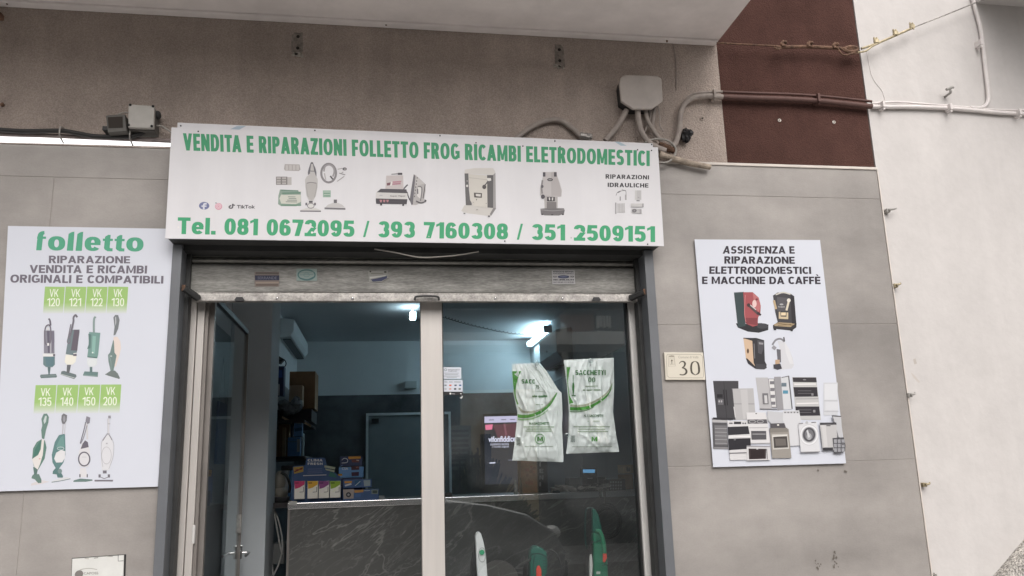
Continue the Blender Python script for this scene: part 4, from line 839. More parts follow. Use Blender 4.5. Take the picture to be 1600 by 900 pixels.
# ================================================================== white meter door low on the left
gd = thing('meter_door', 'small white utility door low on the left tiled wall with a round lock', 'utility door', (-1.08, 0, .7))
MB().prism(pxs([(112.5, 872), (197, 866), (193, 990), (107, 998)], -.001), (0, .0008, 0)).build('frame', gasket, gd)
MB().prism(pxs([(113, 873.2), (193.5, 867.3), (190, 990), (108, 998)], -.0065), (0, .005, 0)).build('door', pbr('utility_white', (.66, .665, .64), .5, var=.05, scale=12), gd)
z = zm(90, 850, 12.31)
MB().cyl(U(*z(412, 580), -.0125), U(*z(412, 580), -.005), .0135).build('lock', pbr('lock_grey', (.19, .175, .165), .5, metal=.3), gd, label='round grey lock')
pr = Print(-.0065, z); pr.line([(1165, 200), (1165, 330), (1270, 322)], 12, '55525a', False).line([(430, 500), (500, 480), (620, 470), (760, 490)], 12, 'a9a7a3').text('CAPOSS', [(500, 545), (780, 535), (785, 582), (505, 588)], '8a8884', .015)
pr.line([(520, 275), (600, 285)], 16, 'b3b1ad').line([(700, 272), (780, 262)], 14, '8d8b88').line([(960, 235), (1060, 240)], 14, 'a09e9a'); pr.build('printed_mark', gd)
# ================================================================== roller shutter, half hidden under the sign
sh = thing('roller_shutter', 'rolled up galvanised roller shutter above the shop door with old stickers', 'shutter', (.2, .09, 1.95))
YS = .085
zb, zt = U(640, 457, YS).z, U(640, 414.5, YS).z
# wide bottom slat, slightly dished, with rolled edges
prof = [(YS+.012, zb-.004), (YS+.002, zb), (YS, zb+.012), (YS+.003, zb+.05), (YS+.003, zt-.05), (YS, zt-.012), (YS+.006, zt-.002), (YS+.018, zt)]
def sweepx(mb, prof, x0, x1, mi=0, n=1):
    k = len(mb.v); c = len(prof)
    for i in range(n+1):
        x = x0+(x1-x0)*i/n
        mb.v += [Vector((x, y, z)) for y, z in prof]
    for i in range(n):
        for j in range(c-1): mb.f.append((k+i*c+j, k+(i+1)*c+j, k+(i+1)*c+j+1, k+i*c+j+1)); mb.m.append(mi)
    return mb
mb = MB(); sweepx(mb, prof, -.772, 1.14); mb.build('bottom_slat', galv, sh, smooth=True)
mb = MB()
for k in range(4):
    z0 = zt+.004+k*.026
    sweepx(mb, [(YS+.018, z0), (YS+.006, z0+.004), (YS+.002, z0+.012), (YS+.006, z0+.02), (YS+.018, z0+.024)], -.772, 1.14)
mb.build('curtain_slats', galv, sh, smooth=True)
ra = U(640, 460.5, YS-.02).z; rb = U(640, 471, YS-.02).z
MB().box(-.745, 1.13, YS-.022, YS+.012, rb, ra).box(-.772, 1.142, YS-.004, YS+.016, ra+.0005, zb-.003).build('bottom_rail', galv2, sh, bevel=.003)
for px in (433, 551, 774, 879): c = U(px, 466, YS-.024); MB().ball(c, .0055, .0045, .0055).build('bolt_head', chrome, sh, smooth=True)
for px in (374, 932):
    c = U(px, 467, YS-.03); MB().prism([c+Vector((-.02, 0, -.004)), c+Vector((-.012, 0, .008)), c+Vector((.012, 0, .008)), c+Vector((.02, 0, -.004)), c+Vector((.016, 0, -.008)), c+Vector((-.016, 0, -.008))], (0, .02, 0)).build('lock_tongue', black_pl, sh)
c = U(667, 466, YS-.034); MB().tube([c+Vector((-.052, 0, -.008)), c+Vector((-.04, -.004, .007)), c+Vector((.04, -.004, .007)), c+Vector((.052, 0, -.008))], .0045, 8).build('pull_handle', dark_metal, sh, smooth=True)
for (a, b), (c_, d_) in (((287, 450), (310, 466)), ((1007, 456), (985, 466))):
    p0, p1 = U(a, b, .0), U(c_, d_, YS-.026)
    MB().tube([p0, p1], .014, 6, smooth=False).build('end_stop', dark_metal, sh)
    MB().prism([p0+Vector((-.007, -.004, -.012)), p0+Vector((.006, -.004, -.012)), p0+Vector((.007, -.004, .012)), p0+Vector((-.006, -.004, .012))], (0, .012, 0)).build('end_plate', rust, sh)
# stickers on the slat
SYS = YS-.0008
def sticker(fn, label, mapper=None):
    p = Print(SYS); p.map = lambda px, py, l: U(px, py, SYS-l*STEP); fn(p); p.build('sticker', sh, label)
z = zm(380, 410, 6.667)
def s1(p):
    p.tf = z; p.poly([(118, 98), (375, 98), (375, 250), (120, 252)], '8b7f7a').poly([(122, 135), (375, 135), (375, 187), (124, 187)], '3a3d55').line([(130, 112), (370, 115)], 20, '6b625f', False)
    p.t('SERRANDE', 150, 147, 350, 176, '77798c', .01).line([(130, 212), (370, 210)], 14, 'a39389', False).line([(132, 234), (365, 234)], 16, '6f625c', False)
sticker(s1, 'worn brown sticker with a dark blue band')
def s2(p):
    p.tf = z; p.rect(555, 65, 768, 192, '9fb0ae').ring(660, 130, 88, 52, 14, '5f8587').line([(590, 165), (670, 180), (745, 150)], 14, '5a7f84').line([(585, 108), (735, 100)], 8, '8ea3a2', False).line([(590, 130), (730, 124)], 8, '87a0a0', False).ring(660, 130, 30, 20, 6, '83a0a0')
sticker(s2, 'pale green sticker with an oval mark')
def s3(p):
    p.tf = z; p.poly([(1300, 88), (1505, 85), (1505, 160), (1440, 205), (1310, 200)], 'a9a9a6').poly([(1330, 178), (1400, 165), (1500, 140), (1495, 165), (1440, 195), (1350, 200)], '4a4f70').poly([(1315, 150), (1420, 140), (1490, 130), (1480, 142), (1380, 160), (1320, 170)], 'd6d6d4').ell(1325, 95, 9, 8, '4a4845').ell(1480, 100, 14, 9, '55524f').line([(1330, 115), (1460, 118)], 8, '8a8783', False)
sticker(s3, 'torn sticker with a blue swoosh')
z4_ = zm(850, 415, 22.5)
def s4(p):
    p.tf = z4_; p.poly([(270, 155), (1075, 155), (1100, 650), (295, 655)], 'c9c8cc')
    p.t('RIPARAZIONE SERRANDE', 320, 185, 1040, 240, '3b3a48', .03).t('PORTE BLINDATE E TAPPARELLE', 322, 262, 1042, 305, '4b4a58', .02).t('H24', 320, 360, 445, 420, '3b3a48', .03).t('H24', 930, 355, 1055, 420, '3b3a48', .03)
    p.ell(685, 395, 205, 55, '3f4469').ell(685, 395, 150, 26, '7f84a3').t('081.898.44.94', 322, 475, 1052, 525, '2f2f40', .035).t('320.71.00.460 - 371.18.75.202', 325, 565, 1058, 605, '4b4a55', .02)
sticker(s4, 'white sticker with a telephone number and an oval mark')

# loose cable end hanging out under the sign
tag(MB().tube(pxs([(585, 389), (620, 395), (655, 402), (690, 401), (720, 398), (748, 393)], -.03), .0028, 8).build('loose_cable', cable_g, smooth=True), 'thin pale cable hanging loose under the fascia sign above the shutter', 'cable')

# ================================================================== aluminium shopfront: posts, fixed pane, opened leaf
YF = .14
sf = thing('shopfront_frame', 'satin aluminium frame of the shop entrance with a broad centre post and a fixed pane', 'window frame', (.2, YF, .02))
HT = 1.99
MB().box(.176, .268, YF, YF+.06, .021, HT).build('centre_post', alu, sf, bevel=.002)
a0 = U(300, 700, YF).x
boxes('left_post', alu, sf, [(-.765, -.742, YF-.01, YF+.05, .021, HT), (-.7395, -.712, YF, YF+.06, .021, HT)], .002)
MB().box(-.711, -.6985, YF+.012, YF+.058, .021, HT).build('door_stop', alu_d, sf, bevel=.001)
boxes('right_post', alu_w, sf, [(1.104, 1.142, YF-.008, YF+.05, .021, HT), (1.1425, 1.1645, YF+.002, YF+.05, .021, HT)], .004)
boxes('glazing_gasket', gasket, sf, [(1.0955, 1.1035, YF+.006, YF+.04, .021, HT), (.2685, .2725, YF+.012, YF+.04, .021, HT)])
MB().box(-.765, 1.165, YF+.001, YF+.059, HT+.0005, HT+.06).build('head_rail', alu, sf)
MB().box(.2685, 1.103, YF+.002, YF+.05, .0215, .075).build('sill_rail', alu, sf, bevel=.002)
GY = YF+.022
MB().box(.2727, 1.0953, GY, GY+.006, .076, HT-.001).build('glass_pane', glass_r, sf)
# opened door leaf: framed glass hinged at the left, swung 90 degrees into the shop
DX = -.690
lf = thing('glass_door', 'framed glass door leaf swung open into the shop at the left, with a lever handle', 'door', (DX, YF+.06, .03))
y0, y1 = YF+.045, 1.10
MB().box(DX-.004, DX+.002, y0+.03, y1-.012, .06, 1.975).build('glass_pane', glass_l, lf)
MB().box(DX-.012, DX+.010, y0, y0+.0295, .03, 2.0).build('hinge_stile', alu_d, lf, bevel=.001)
MB().box(DX-.012, DX+.010, y1-.0115, y1, .03, 2.0).build('lock_stile', alu_d, lf, bevel=.001)
boxes('leaf_rail', black_pl, lf, [(DX-.012, DX+.010, y0+.03, y1-.012, 1.976, 2.0), (DX-.012, DX+.010, y0+.03, y1-.012, .03, .0595)])
hz = UX(372, 866, DX+.012).z
hd = MB().box(DX+.0102, DX+.02, y1-.013, y1-.002, hz-.03, hz+.035).box(DX-.022, DX-.0122, y1-.013, y1-.002, hz-.03, hz+.035).build('lock_case', chrome, lf, bevel=.002)
MB().tube([(DX+.02, y1-.008, hz), (DX+.05, y1-.008, hz), (DX+.055, y1-.03, hz), (DX+.055, y1-.13, hz-.004)], .007, 10).build('lever', chrome, hd, smooth=True)
MB().tube([(DX-.022, y1-.008, hz), (DX-.05, y1-.008, hz), (DX-.055, y1-.03, hz), (DX-.055, y1-.13, hz-.004)], .007, 10).build('lever', chrome, hd, smooth=True)
lz = UX(368, 822, DX+.012).z
MB().box(DX-.014, DX+.0125, y1-.03, y1-.0118, lz-.045, lz+.045).build('lock_plate', galv2, lf, bevel=.001)
MB().box(-.716, -.706, YF-.004, YF+.012, U(303, 835, YF).z-.035, U(303, 835, YF).z+.035).build('hinge', alu_w, lf, bevel=.002)

# ================================================================== electrics on the plaster
def cable(name, pts, y, r, m, label, cat='cable', group=None, seg=10):
    return tag(MB().tube(pxs(pts, y), r, seg).build(name, m, smooth=True), label, cat, group)
# big junction box
jb = thing('junction_box', 'large plaster coloured junction box with cut corners and cables running out below', 'junction box', U(1002, 170, 0))
out = [(968, 130), (970, 121), (977, 117), (1027, 118), (1034, 123), (1036, 158), (1019, 170), (990, 170), (971, 158)]
f_ = pxs(out, -.062); MB().prism(f_, (0, .018, 0)).build('lid', beige_box, jb, bevel=.005)
cx = sum((p.x for p in f_))/len(f_); cz_ = sum((p.z for p in f_))/len(f_)
MB().prism([Vector((cx+(p.x-cx)*.93, -.0435, cz_+(p.z-cz_)*.93)) for p in f_], (0, .055, 0)).build('back', dark_metal, jb)
CD = 'cables around the big junction box'
cable('conduit', [(806, 217), (830, 199), (853, 189), (874, 188), (892, 199), (908, 214)], -.006, .0125, cond_t, 'thick plaster coloured cable arching above the top edge of the sign', group=CD)
tag(MB().tube(pxs([(906, 212), (920, 215)], -.006), .017, 10, smooth=False).ball(U(919, 214, -.006), .02, .016, .016, jitter=.5).build('cable_clip', galv2), 'crusted cable clip at the foot of the arching cable above the sign', 'cable clip')
cable('conduit', [(979, 172), (968, 192), (957, 207), (946, 220)], -.022, .0125, cond_t, 'cable slanting left from the junction box down behind the sign', group=CD)
cable('conduit', [(996, 168), (998, 190), (1004, 210), (1018, 226), (1040, 236)], -.03, .0135, cond_t, 'thickest cable dropping from the middle of the junction box', group=CD)
cable('conduit', [(1008, 168), (1012, 188), (1024, 208), (1034, 222)], -.024, .0095, cond_t, 'cable curving right from the junction box towards the loop', group=CD)
cable('conduit', [(1013, 168), (1016, 182), (1012, 196), (1004, 212)], -.012, .005, cond_t, 'thin cable crossing behind the others below the junction box', group=CD)
cable('conduit', [(1023, 168), (1021, 185), (1020, 200), (1024, 216)], -.014, .0085, cond_t, 'straight cable below the right side of the junction box', group=CD)
tag(MB().tube(pxs([(1028, 166), (1031, 182), (1031, 196), (1036, 203)], -.03), .0035, 6).ball(U(1036, 204, -.03), .005, .005, .007).build('wire_end', cond_t, smooth=True), 'short loose wire end dangling below the junction box', 'wire')
cable('loop_wire', [(1008, 222), (1025, 217), (1044, 220), (1056, 232), (1052, 246), (1040, 254), (1020, 252)], -.035, .0045, cable_g, 'pale wire looped beside the right end of the sign')
tag(MB().tube(pxs([(1030, 226), (1042, 230), (1054, 236)], -.02), .015, 8).ball(U(1047, 234, -.02), .02, .014, .012, jitter=.4).build('taped_splice', rust), 'dark taped cable splice inside the wire loop beside the sign', 'cable splice')
# two cables that run along the three walls, painted with each
for k, (dy, r, lab) in enumerate(((0, .0125, 'thicker lower one of the two cables crossing the brown wall'), (-8, .0062, 'thinner upper one of the two cables crossing the brown wall'))):
    c = thing('wall_cable', lab, 'cable', U(1062, 228, 0), 'pair of cables across the brown wall')
    o = -3 if k else 0
    MB().tube(pxs([(1046+o, 232), (1056+o, 222), (1062+o, 200), (1063+o, 180), (1070+o, 162), (1086+o, 152+dy*.6), (1108, 150+dy*.7), (1129, 151.5+dy)], -.016-(.0 if k else .004)), r, 10).build('cable_length', cond_t, c, smooth=True)
    MB().tube(pxs([(1129, 151.5+dy), (1180, 153.5+dy), (1230, 155+dy), (1280, 158+dy), (1330, 163+dy), (1362, 166.5+dy)], -.018), r, 10).build('cable_length', cond_b, c, smooth=True, label='cable length painted brown with the wall')
    if k == 0: ps = [(1362, 166.5), (1380, 167), (1420, 167), (1470, 168.5), (1500, 170.5), (1530, 173), (1560, 176), (1605, 178)]
    else: ps = [(1362, 161.5), (1385, 160), (1405, 159.5), (1440, 162), (1480, 165), (1515, 168), (1545, 171), (1605, 172.5)]
    MB().tube(pxs(ps, -.004), r*.82, 10).build('cable_length', cond_w, c, smooth=True, label='cable length painted white with the wall')
cable('wall_pipe', [(1519, -6), (1524, 14), (1532, 45), (1536, 75), (1540, 110), (1544, 145), (1543, 160), (1534, 168), (1516, 168.5)], -.003, .0095, cond_w, 'white painted pipe running up the white wall at the top right', 'pipe')
def clip(px, py, m, lab, h=.028):
    k = .75 if m is cond_w else 1; c = U(px, py, -.02); mb = MB().box(c.x-.006, c.x+.006, -.034 if k < 1 else -.04, .012, c.z-.02*k, c.z+.022*k); mb.cyl(c+Vector((0, -.01, -.022)), c+Vector((0, .02, -.022)), .006, 8)
    tag(mb.build('cable_clip', m, bevel=.002), lab, 'cable clip', 'cable clips on the walls')
clip(1115, 149, cond_t, 'plaster coloured cable clip left of the brown wall'); clip(1277, 155, cond_b, 'brown cable clip in the middle of the brown wall'); clip(1379, 164, cond_w, 'white cable clip at the left edge of the white wall'); clip(1484, 168, cond_w, 'white cable clip below the little wall hook')
clip(1531, 67, cond_w, 'white cable clip on the upright pipe at the top right'); clip(1592, 176, cond_w, 'white cable clip at the right edge of the picture')
tag(MB().tube(pxs([(1030, 241), (1052, 248), (1078, 255), (1110, 261)], -.028), [.0155, .0145, .0135, .0125], 12).build('pipe_stub', pbr('weathered_pipe', (.36, .30, .24), .8, var=.4, scale=25, bump=.3, bscale=80), smooth=True), 'weathered pipe stub sticking out right of the sign along the top of the tiles', 'pipe')
tag(MB().ball(U(1071, 212, -.012), .024, .03, .032, jitter=.45).ball(U(1078, 208, -.03), .014, .014, .016, jitter=.5).build('foam_plug', black_pl), 'black cable plug in a ragged hole right of the junction box', 'cable plug')
cable('thin_wire', [(1044, 62), (1052, 72), (1056, 100), (1057, 140)], .009, .0022, cond_t, 'thin painted wire running down the taupe wall above the cable bend', 'wire', seg=6)
cable('crack_wire', [(1354, 78), (1360, 110), (1366, 126), (1378, 142), (1383, 157)], .0095, .0016, cond_w, 'hair thin wire hanging on the white wall beside the brown one', 'wire', seg=6)
# tensioned wire rope
wr = thing('tension_wire', 'rusty wire rope with knots and an eye across the brown wall', 'wire rope', U(1230, 72, -.04))
MB().tube(pxs([(1120, 67), (1165, 69.5), (1215, 72)], -.035), .0042, 8).build('rope', rust, wr, smooth=True)
MB().tube(pxs([(1212, 74), (1260, 73), (1310, 75.5), (1340, 78)], -.035), .0085, 8).build('rope', rust, wr, smooth=True)
MB().tube(pxs([(1209, 74), (1216, 77), (1226, 72)], -.04), .0045, 8).build('rope', rust, wr, smooth=True)
for px, py in ((1224, 68.5), (1265, 69.5), (1305, 71.5)):
    c = U(px, py, -.045); MB().torus(c, .010, .0055, tilt=.3).cyl(c+Vector((-.006, -.006, -.016)), c+Vector((.003, .004, .02)), .005, 8).ball(c+Vector((.008, -.005, .006)), .009, .009, .008, jitter=.4).build('clamp', rust, wr, smooth=True)
MB().torus(U(1330, 77, -.04), .034, .0085, rz=.013, tilt=-.1).build('eye', rust, wr, smooth=True); MB().tube(pxs([(1312, 75), (1330, 84), (1350, 80)], -.04), .004, 8).tube(pxs([(1308, 74), (1318, 86), (1336, 82)], -.05), .004, 8).build('lashing', rust, wr, smooth=True)
w2 = thing('tension_wire', 'steel wire rope with three yellowed clamps rising across the white wall', 'wire rope', U(1400, 62, -.04))
MB().tube(pxs([(1346, 76), (1372, 67), (1400, 55), (1426, 43.5)], -.045), .0062, 8).tube(pxs([(1340, 82), (1352, 80), (1362, 73), (1376, 66)], -.052), .0045, 8).build('rope', brass, w2, smooth=True)
MB().tube(pxs([(1420, 45.5), (1470, 26), (1530, 2), (1560, -10)], -.045), .0034, 8).build('rope', galv2, w2, smooth=True)
for px, py in ((1369, 65), (1399, 52.5), (1425, 42)):
    c = U(px, py, -.05); mb = MB().box(c.x-.009, c.x+.011, c.y-.008, c.y+.008, c.z-.008, c.z+.010)
    for dx in (-.007, .006): mb.cyl(c+Vector((dx, -.002, -.014)), c+Vector((dx-.003, -.002, .022)), .0034, 8); mb.cyl(c+Vector((dx-.002, -.002, .010)), c+Vector((dx-.003, -.002, .017)), .0058, 6)
    mb.build('clamp', brass, w2)
# wall hook and other small fixings
h = U(1484, 139, -.03); mb = MB().tube([h+Vector((.0, .04, -.022)), h+Vector((0, 0, -.02)), h+Vector((-.001, -.004, -.006))], .006, 8).tube([h+Vector((-.022, -.004, -.006)), h+Vector((-.004, -.004, .002)), h+Vector((.014, -.004, .008)), h+Vector((.02, -.004, .004))], [.007, .008, .006, .004], 8)
tag(mb.build('wall_hook', pbr('hook_grey', (.32, .31, .29), .6), smooth=True), 'little grey hook alone on the white wall above the cables', 'hook')
for px, py, y, m, lab in ((1097, 185, .010, plaster, 'plugged screw hole on the taupe wall below the cable bend'), (1218, 188, .0095, trim_m, 'left one of two pale plugs on the brown wall'), (1303, 191, .0095, trim_m, 'right one of two pale plugs on the brown wall')):
    c = U(px, py, y); r = .010 if m is plaster else .0075
    t = thing('wall_plug', lab, 'wall plug', c, 'plugs in the upper wall'); MB().torus(c, r*.75, r*.38).build('ring', m, t, smooth=True); MB().cyl(c+Vector((0, -.001, 0)), c+Vector((0, .004, 0)), r*.5, 10).build('hole', hole_m, t)
for px, py, lab in ((465, 68, 'left bracket scar with two bolt holes high on the taupe wall'), (874, 88, 'right bracket scar with two bolt holes high on the taupe wall, nearer the junction box')):
    c = U(px, py, .010); s = thing('bracket_scar', lab, 'bracket scar', c, 'old bracket marks on the taupe wall')
    sc_m = pbr('scar_plaster', (.26, .23, .205), .95, var=.3, scale=60, bump=.8, bscale=150)
    o = []
    for i in range(18):
        a = 2*math.pi*i/18; q = random.random()*.3+.85; o.append(c+Vector((math.copysign(abs(math.cos(a))**.5, math.cos(a))*.024*q, 0, math.copysign(abs(math.sin(a))**.5, math.sin(a))*.058*q)))
    pa_ = MB().prism(o, (0, .004, 0)).build('patch', sc_m, s, bevel=.001)
    for dz in (.033, -.022): MB().cyl(c+Vector((.001, -.0015, dz)), c+Vector((.001, .004, dz)), .0075, 9).build('bolt_hole', hole_m, pa_)
    mb = MB()
    for i in range(9): mb.ball(c+Vector((random.uniform(-.026, .02), -.001, -.052+random.uniform(-.008, .008))), random.uniform(.004, .009), .006, random.uniform(.004, .008), jitter=.5, seg=7, rings=5)
    mb.build('mortar_crumb', pbr('mortar', (.42, .39, .35), .95, var=.3, scale=80), s)
    MB().ball(c+Vector((-.004, -.003, -.052)), .008, .005, .005).build('bolt_hole', hole_m, s)
for px, py, lab in ((12, 4, 'rusty nail at the balcony edge, leftmost of three'), (603, 37, 'rusty nail at the balcony edge above the middle of the sign'), (1041, 63, 'rusty nail at the balcony edge above the junction box')):
    c = U(px, py, -.01); tag(MB().tube([c+Vector((0, .015, .012)), c+Vector((0, -.005, .004)), c+Vector((.001, -.006, -.012))], [.005, .0055, .004], 7).build('nail', rust), lab, 'nail', 'nails along the balcony joint')
for px, py, lab in ((1388, 329, 'longer grey hook at the tile edge, topmost of four'), (1400, 446, 'yellowed hook at the tile edge, second from the top'), (1422, 617, 'grey hook at the tile edge, third from the top'), (1445, 757, 'yellowed hook at the tile edge, lowest of four')):
    yl = 'yellow' in lab; c = U(px, py, -.005); mb = MB().box(c.x-.012, c.x+.006, -.012, .012, c.z-.010, c.z+.008); L = .035 if 'longer' in lab else .016
    mb.tube([c+Vector((-.004, -.012, 0)), c+Vector((L*.6, -.018, .003)), c+Vector((L, -.012, .009))], [.006, .0045, .0035], 7)
    tag(mb.build('edge_hook', brass if yl else pbr('hook_grey', (.32, .31, .29), .6), bevel=.001), lab, 'hook', 'hooks along the tile edge')
# left: sensor lamp, small box, black cable and pipe, white light strip
fl = thing('floodlight', 'small dark square floodlight left of the grey box above the light strip', 'floodlight', U(182, 208, 0))
hs_ = MB().prism(pxs([(165, 180), (195, 178), (198, 205), (168, 207)], -.075), (0, .085, 0)).build('housing', grey_box, fl, bevel=.004)
MB().prism(pxs([(168.5, 183), (191.5, 182), (192, 199.5), (169.5, 200)], -.0765), (0, .004, 0)).build('lens', pbr('lamp_dark_glass', (.04, .033, .028), .6, spec=.15), hs_)
MB().box(U(180, 206, 0).x-.03, U(180, 206, 0).x+.04, -.06, .011, U(180, 206, 0).z-.018, U(180, 206, 0).z-.002).build('bracket', dark_metal, fl)
bx = thing('switch_box', 'grey square switch box with four screws right of the floodlight', 'switch box', U(222, 200, 0))
ld_ = MB().prism(pxs([(200.5, 162.5), (241, 165.5), (240, 200), (200, 199)], -.075), (0, .02, 0)).build('lid', pbr('box_lid', (.42, .405, .375), .55, var=.08, scale=12), bx, bevel=.003)
f2_ = pxs([(200.5, 162.5), (241, 165.5), (240, 200), (200, 199)], -.075); f2_ = [p+Vector((0, .021, -.004)) for p in f2_]
MB().prism(f2_, (0, .066, 0)).build('back', grey_box, bx, bevel=.003)
for px, py in ((203.5, 163.8), (239, 166), (200.8, 195), (237, 197)): MB().cyl(U(px, py, -.079), U(px, py, -.07), .0052, 10).build('screw', gasket, ld_)
MB().ball(U(247, 180, -.03), .012, .02, .018).build('cable_gland', dark_metal, bx, smooth=True)
cable('thin_cable', [(238, 197), (252, 197), (262, 203), (272, 210)], -.03, .0038, cable_g, 'thin grey cable from the switch box to the sign')
cable('thin_cable', [(183, 180), (192, 176), (202, 176)], -.03, .003, cable_g, 'short thin cable joining the floodlight and the switch box')
cable('black_cable', [(-6, 202.5), (40, 205), (95, 204.5), (120, 208), (150, 213), (190, 213.5), (212, 212), (226, 205)], -.03, .0095, cable_k, 'thick black cable sagging along the wall above the light strip')
cable('grey_pipe', [(-6, 210), (60, 212), (130, 215), (200, 218), (270, 221)], -.008, .0105, pbr('old_pipe', (.24, .2, .19), .7, var=.2, scale=20), 'grey pipe running along the wall just above the light strip', 'pipe')
for px, py, lab in ((96, 208, 'wire tie round the cable and pipe, left of two'), (205, 212, 'wire tie round the cable and pipe below the switch box')):
    c = U(px, py, -.03); tag(MB().tube([c+Vector((0, .03, .03)), c+Vector((0, -.014, .02)), c+Vector((0, -.016, -.015)), c+Vector((0, .03, -.03))], .003, 6).build('wire_tie', galv2), lab, 'wire tie', 'wire ties on the black cable')
a, b = U(-10, 215.8, -.012), U(266, 223, -.012)
tag(MB().prism([a+Vector((0, 0, -.0075)), b+Vector((0, 0, -.0075)), b+Vector((0, 0, .0075)), a+Vector((0, 0, .0075))], (0, .024, 0)).build('light_strip', pbr('led_white', (.9, .9, .9), .4, emit=(1, .99, 1), estr=1.1)), 'glowing white light strip along the top of the left tiles', 'light strip')
for px, py, lab in ((3, 163, 'rusty screw in the taupe wall at the left edge'), ): c = U(px, py, .005); tag(MB().cyl(c, c+Vector((0, .008, 0)), .008, 9).ball(c+Vector((.003, -.004, 0)), .006, .006, .006).build('screw', rust), lab, 'screw')
c = U(0, 26, 0); tag(MB().box(c.x-.06, c.x+.011, -.02, .012, c.z-.012, c.z+.010).build('iron_bracket', rust, bevel=.002), 'rusty iron bracket end at the top left edge', 'bracket')
# chips low on the right tiles
chip = pbr('chip_dark', (.10, .09, .085), .9)
tc = thing('tile_damage', 'scraped dark marks low on the right tiles', 'scrape', U(1285, 880, 0))
pr = Print(-.0004, None, 1)
for i in range(26):
    x, y = random.choice(((1278, 878), (1279, 884), (1280, 893), (1303, 869), (1306, 880))); x += random.uniform(-4, 4); y += random.uniform(-7, 7); s = random.uniform(.6, 2)
    pr.poly([(x-s, y), (x, y-s*1.3), (x+s*.8, y-.2*s), (x+.4*s, y+s)], '6f6863')
for x, y in ((1278, 735), (1320, 736), (1322, 737)): pr.poly([(x-1, y), (x, y-2), (x+2, y), (x+.5, y+2)], '6f6863')
pr.build('mark', tc)
# ================================================================== lamps inside
TX, TZ = RX-.05, 2.472
t = thing('tube_light', 'lit tube lamp high on the right wall of the shop', 'tube lamp', (TX, 3.9, TZ))
lamp_e = pbr('lit_tube', (.9, .95, 1), .4, emit=(.60, .88, 1), estr=22)
MB().tube([(TX, 3.9, TZ), (TX, 4.78, TZ)], .022, 14, smooth=False).build('tube', lamp_e, t, smooth=True)
MB().box(TX+.024, RX-.001, 3.88, 4.8, TZ-.03, TZ+.045).build('batten', int_wall, t, bevel=.003)
for y_ in (3.872, 4.781): MB().box(TX-.028, RX-.002, y_, y_+.027, TZ-.034, TZ+.034).build('end_cap', grey_metal, t, bevel=.003)
c = U(645, 493, 3.2)
e = thing('ceiling_lamp', 'small lit lamp on the shop ceiling beside the centre post', 'lamp', c)
MB().box(c.x-.022, c.x+.022, 3.18, 3.26, c.z-.028, c.z+.028).build('diffuser', pbr('lit_lamp', (.9, .95, 1), .4, emit=(.66, .90, 1), estr=24), e, bevel=.008)
MB().box(c.x+.0225, c.x+.06, 3.17, 3.28, c.z-.03, c.z+.035).build('housing', int_post, e); MB().cyl((c.x, 3.22, c.z+.027), (c.x, 3.22, ZC+.001), .012, 8).build('stem', int_post, e)
# air conditioner on the left wall, dark heater on the right wall
ac2 = thing('air_conditioner', 'white split air conditioner high on the left wall of the shop', 'air conditioner', (LX, 3.5, 2.33))
MB().prism([(LX+.001, 3.5, 2.345), (LX+.09, 3.5, 2.36), (LX+.115, 3.5, 2.40), (LX+.115, 3.5, 2.50), (LX+.001, 3.5, 2.51)], (0, 1.35, 0)).build('casing', int_wall, ac2, bevel=.01)
MB().box(LX+.02, LX+.085, 3.56, 4.79, 2.338, 2.3435).build('air_flap', black_pl, ac2)
ht = thing('wall_heater', 'grey boxy air unit with dark slots below, under the tube lamp', 'air unit', (RX, 3.14, 2.1))
HX = 1.43
MB().prism([(RX-.001, 3.12, 2.36), (HX, 3.12, 2.34), (HX, 3.12, 2.16), (HX+.05, 3.12, 2.085), (RX-.001, 3.12, 2.075)], (0, .72, 0)).build('casing', pbr('unit_pale_grey', (.36, .40, .42), .4), ht, bevel=.008)
for i in range(3): MB().box(HX+.06, RX-.02, 3.16+i*.22, 3.34+i*.22, 2.071, 2.0775).build('air_slot', black_pl, ht)
MB().cyl((HX-.004, 3.5, 2.21), (HX+.004, 3.5, 2.21), .008, 10).build('sensor', black_pl, ht)
# coiled cord sagging across the shop
P, _ = spline([U(690, 494, 1.0), U(735, 507, 1.3), U(790, 519, 1.7), U(842, 524, 2.2)], 1, 90)
hp = []
for i, p in enumerate(P): hp.append(p+Vector((math.cos(i*.62)*.004, 0, math.sin(i*.62)*.0055)))
tag(MB().tube(hp, .0022, 5, smooth=False).build('coiled_cord', cable_k, smooth=True), 'dark coiled cord sagging across the top of the right pane inside', 'cord')

# ================================================================== far wall
YW = YB-.004
bd = thing('back_door', 'pale framed grey door in the dark back wall of the shop', 'door', U(630, 780, YW))
x0, z1 = U(576, 646, YW).x, U(620, 646, YW).z; x1 = U(700, 645, YW).x
MB().box(x0, x1, YW-.02, YW, .02, z1-.02).build('panel', pbr('door_grey', (.215, .24, .25), .4, var=.12, scale=2), bd)
MB().box(x0-.025, x0-.0005, YW-.035, YW, .02, z1+.005).box(x1+.0005, x1+.025, YW-.035, YW, .02, z1+.005).box(x0, x1, YW-.035, YW, z1-.0195, z1+.005).build('frame', int_wall, bd)
MB().box(x0+.03, x0+.1, YW-.07, YW-.021, z1-.09, z1-.05).build('door_closer', black_pl, bd)
c = U(640, 603, YW); tag(MB().box(c.x-.05, c.x+.07, YW-.05, YW, c.z-.03, c.z+.045).build('alarm_box', pbr('alarm_white', (.5, .53, .53), .5), bevel=.006), 'small pale box above the back door, on the line of the dark tiles', 'alarm box')
tv = thing('wall_screen', 'dark lit screen with a pale top bar, half behind the left plastic bag', 'screen', U(790, 760, YW))
YT = 4.9
def tvq(a, b): return U(a, b, YT)
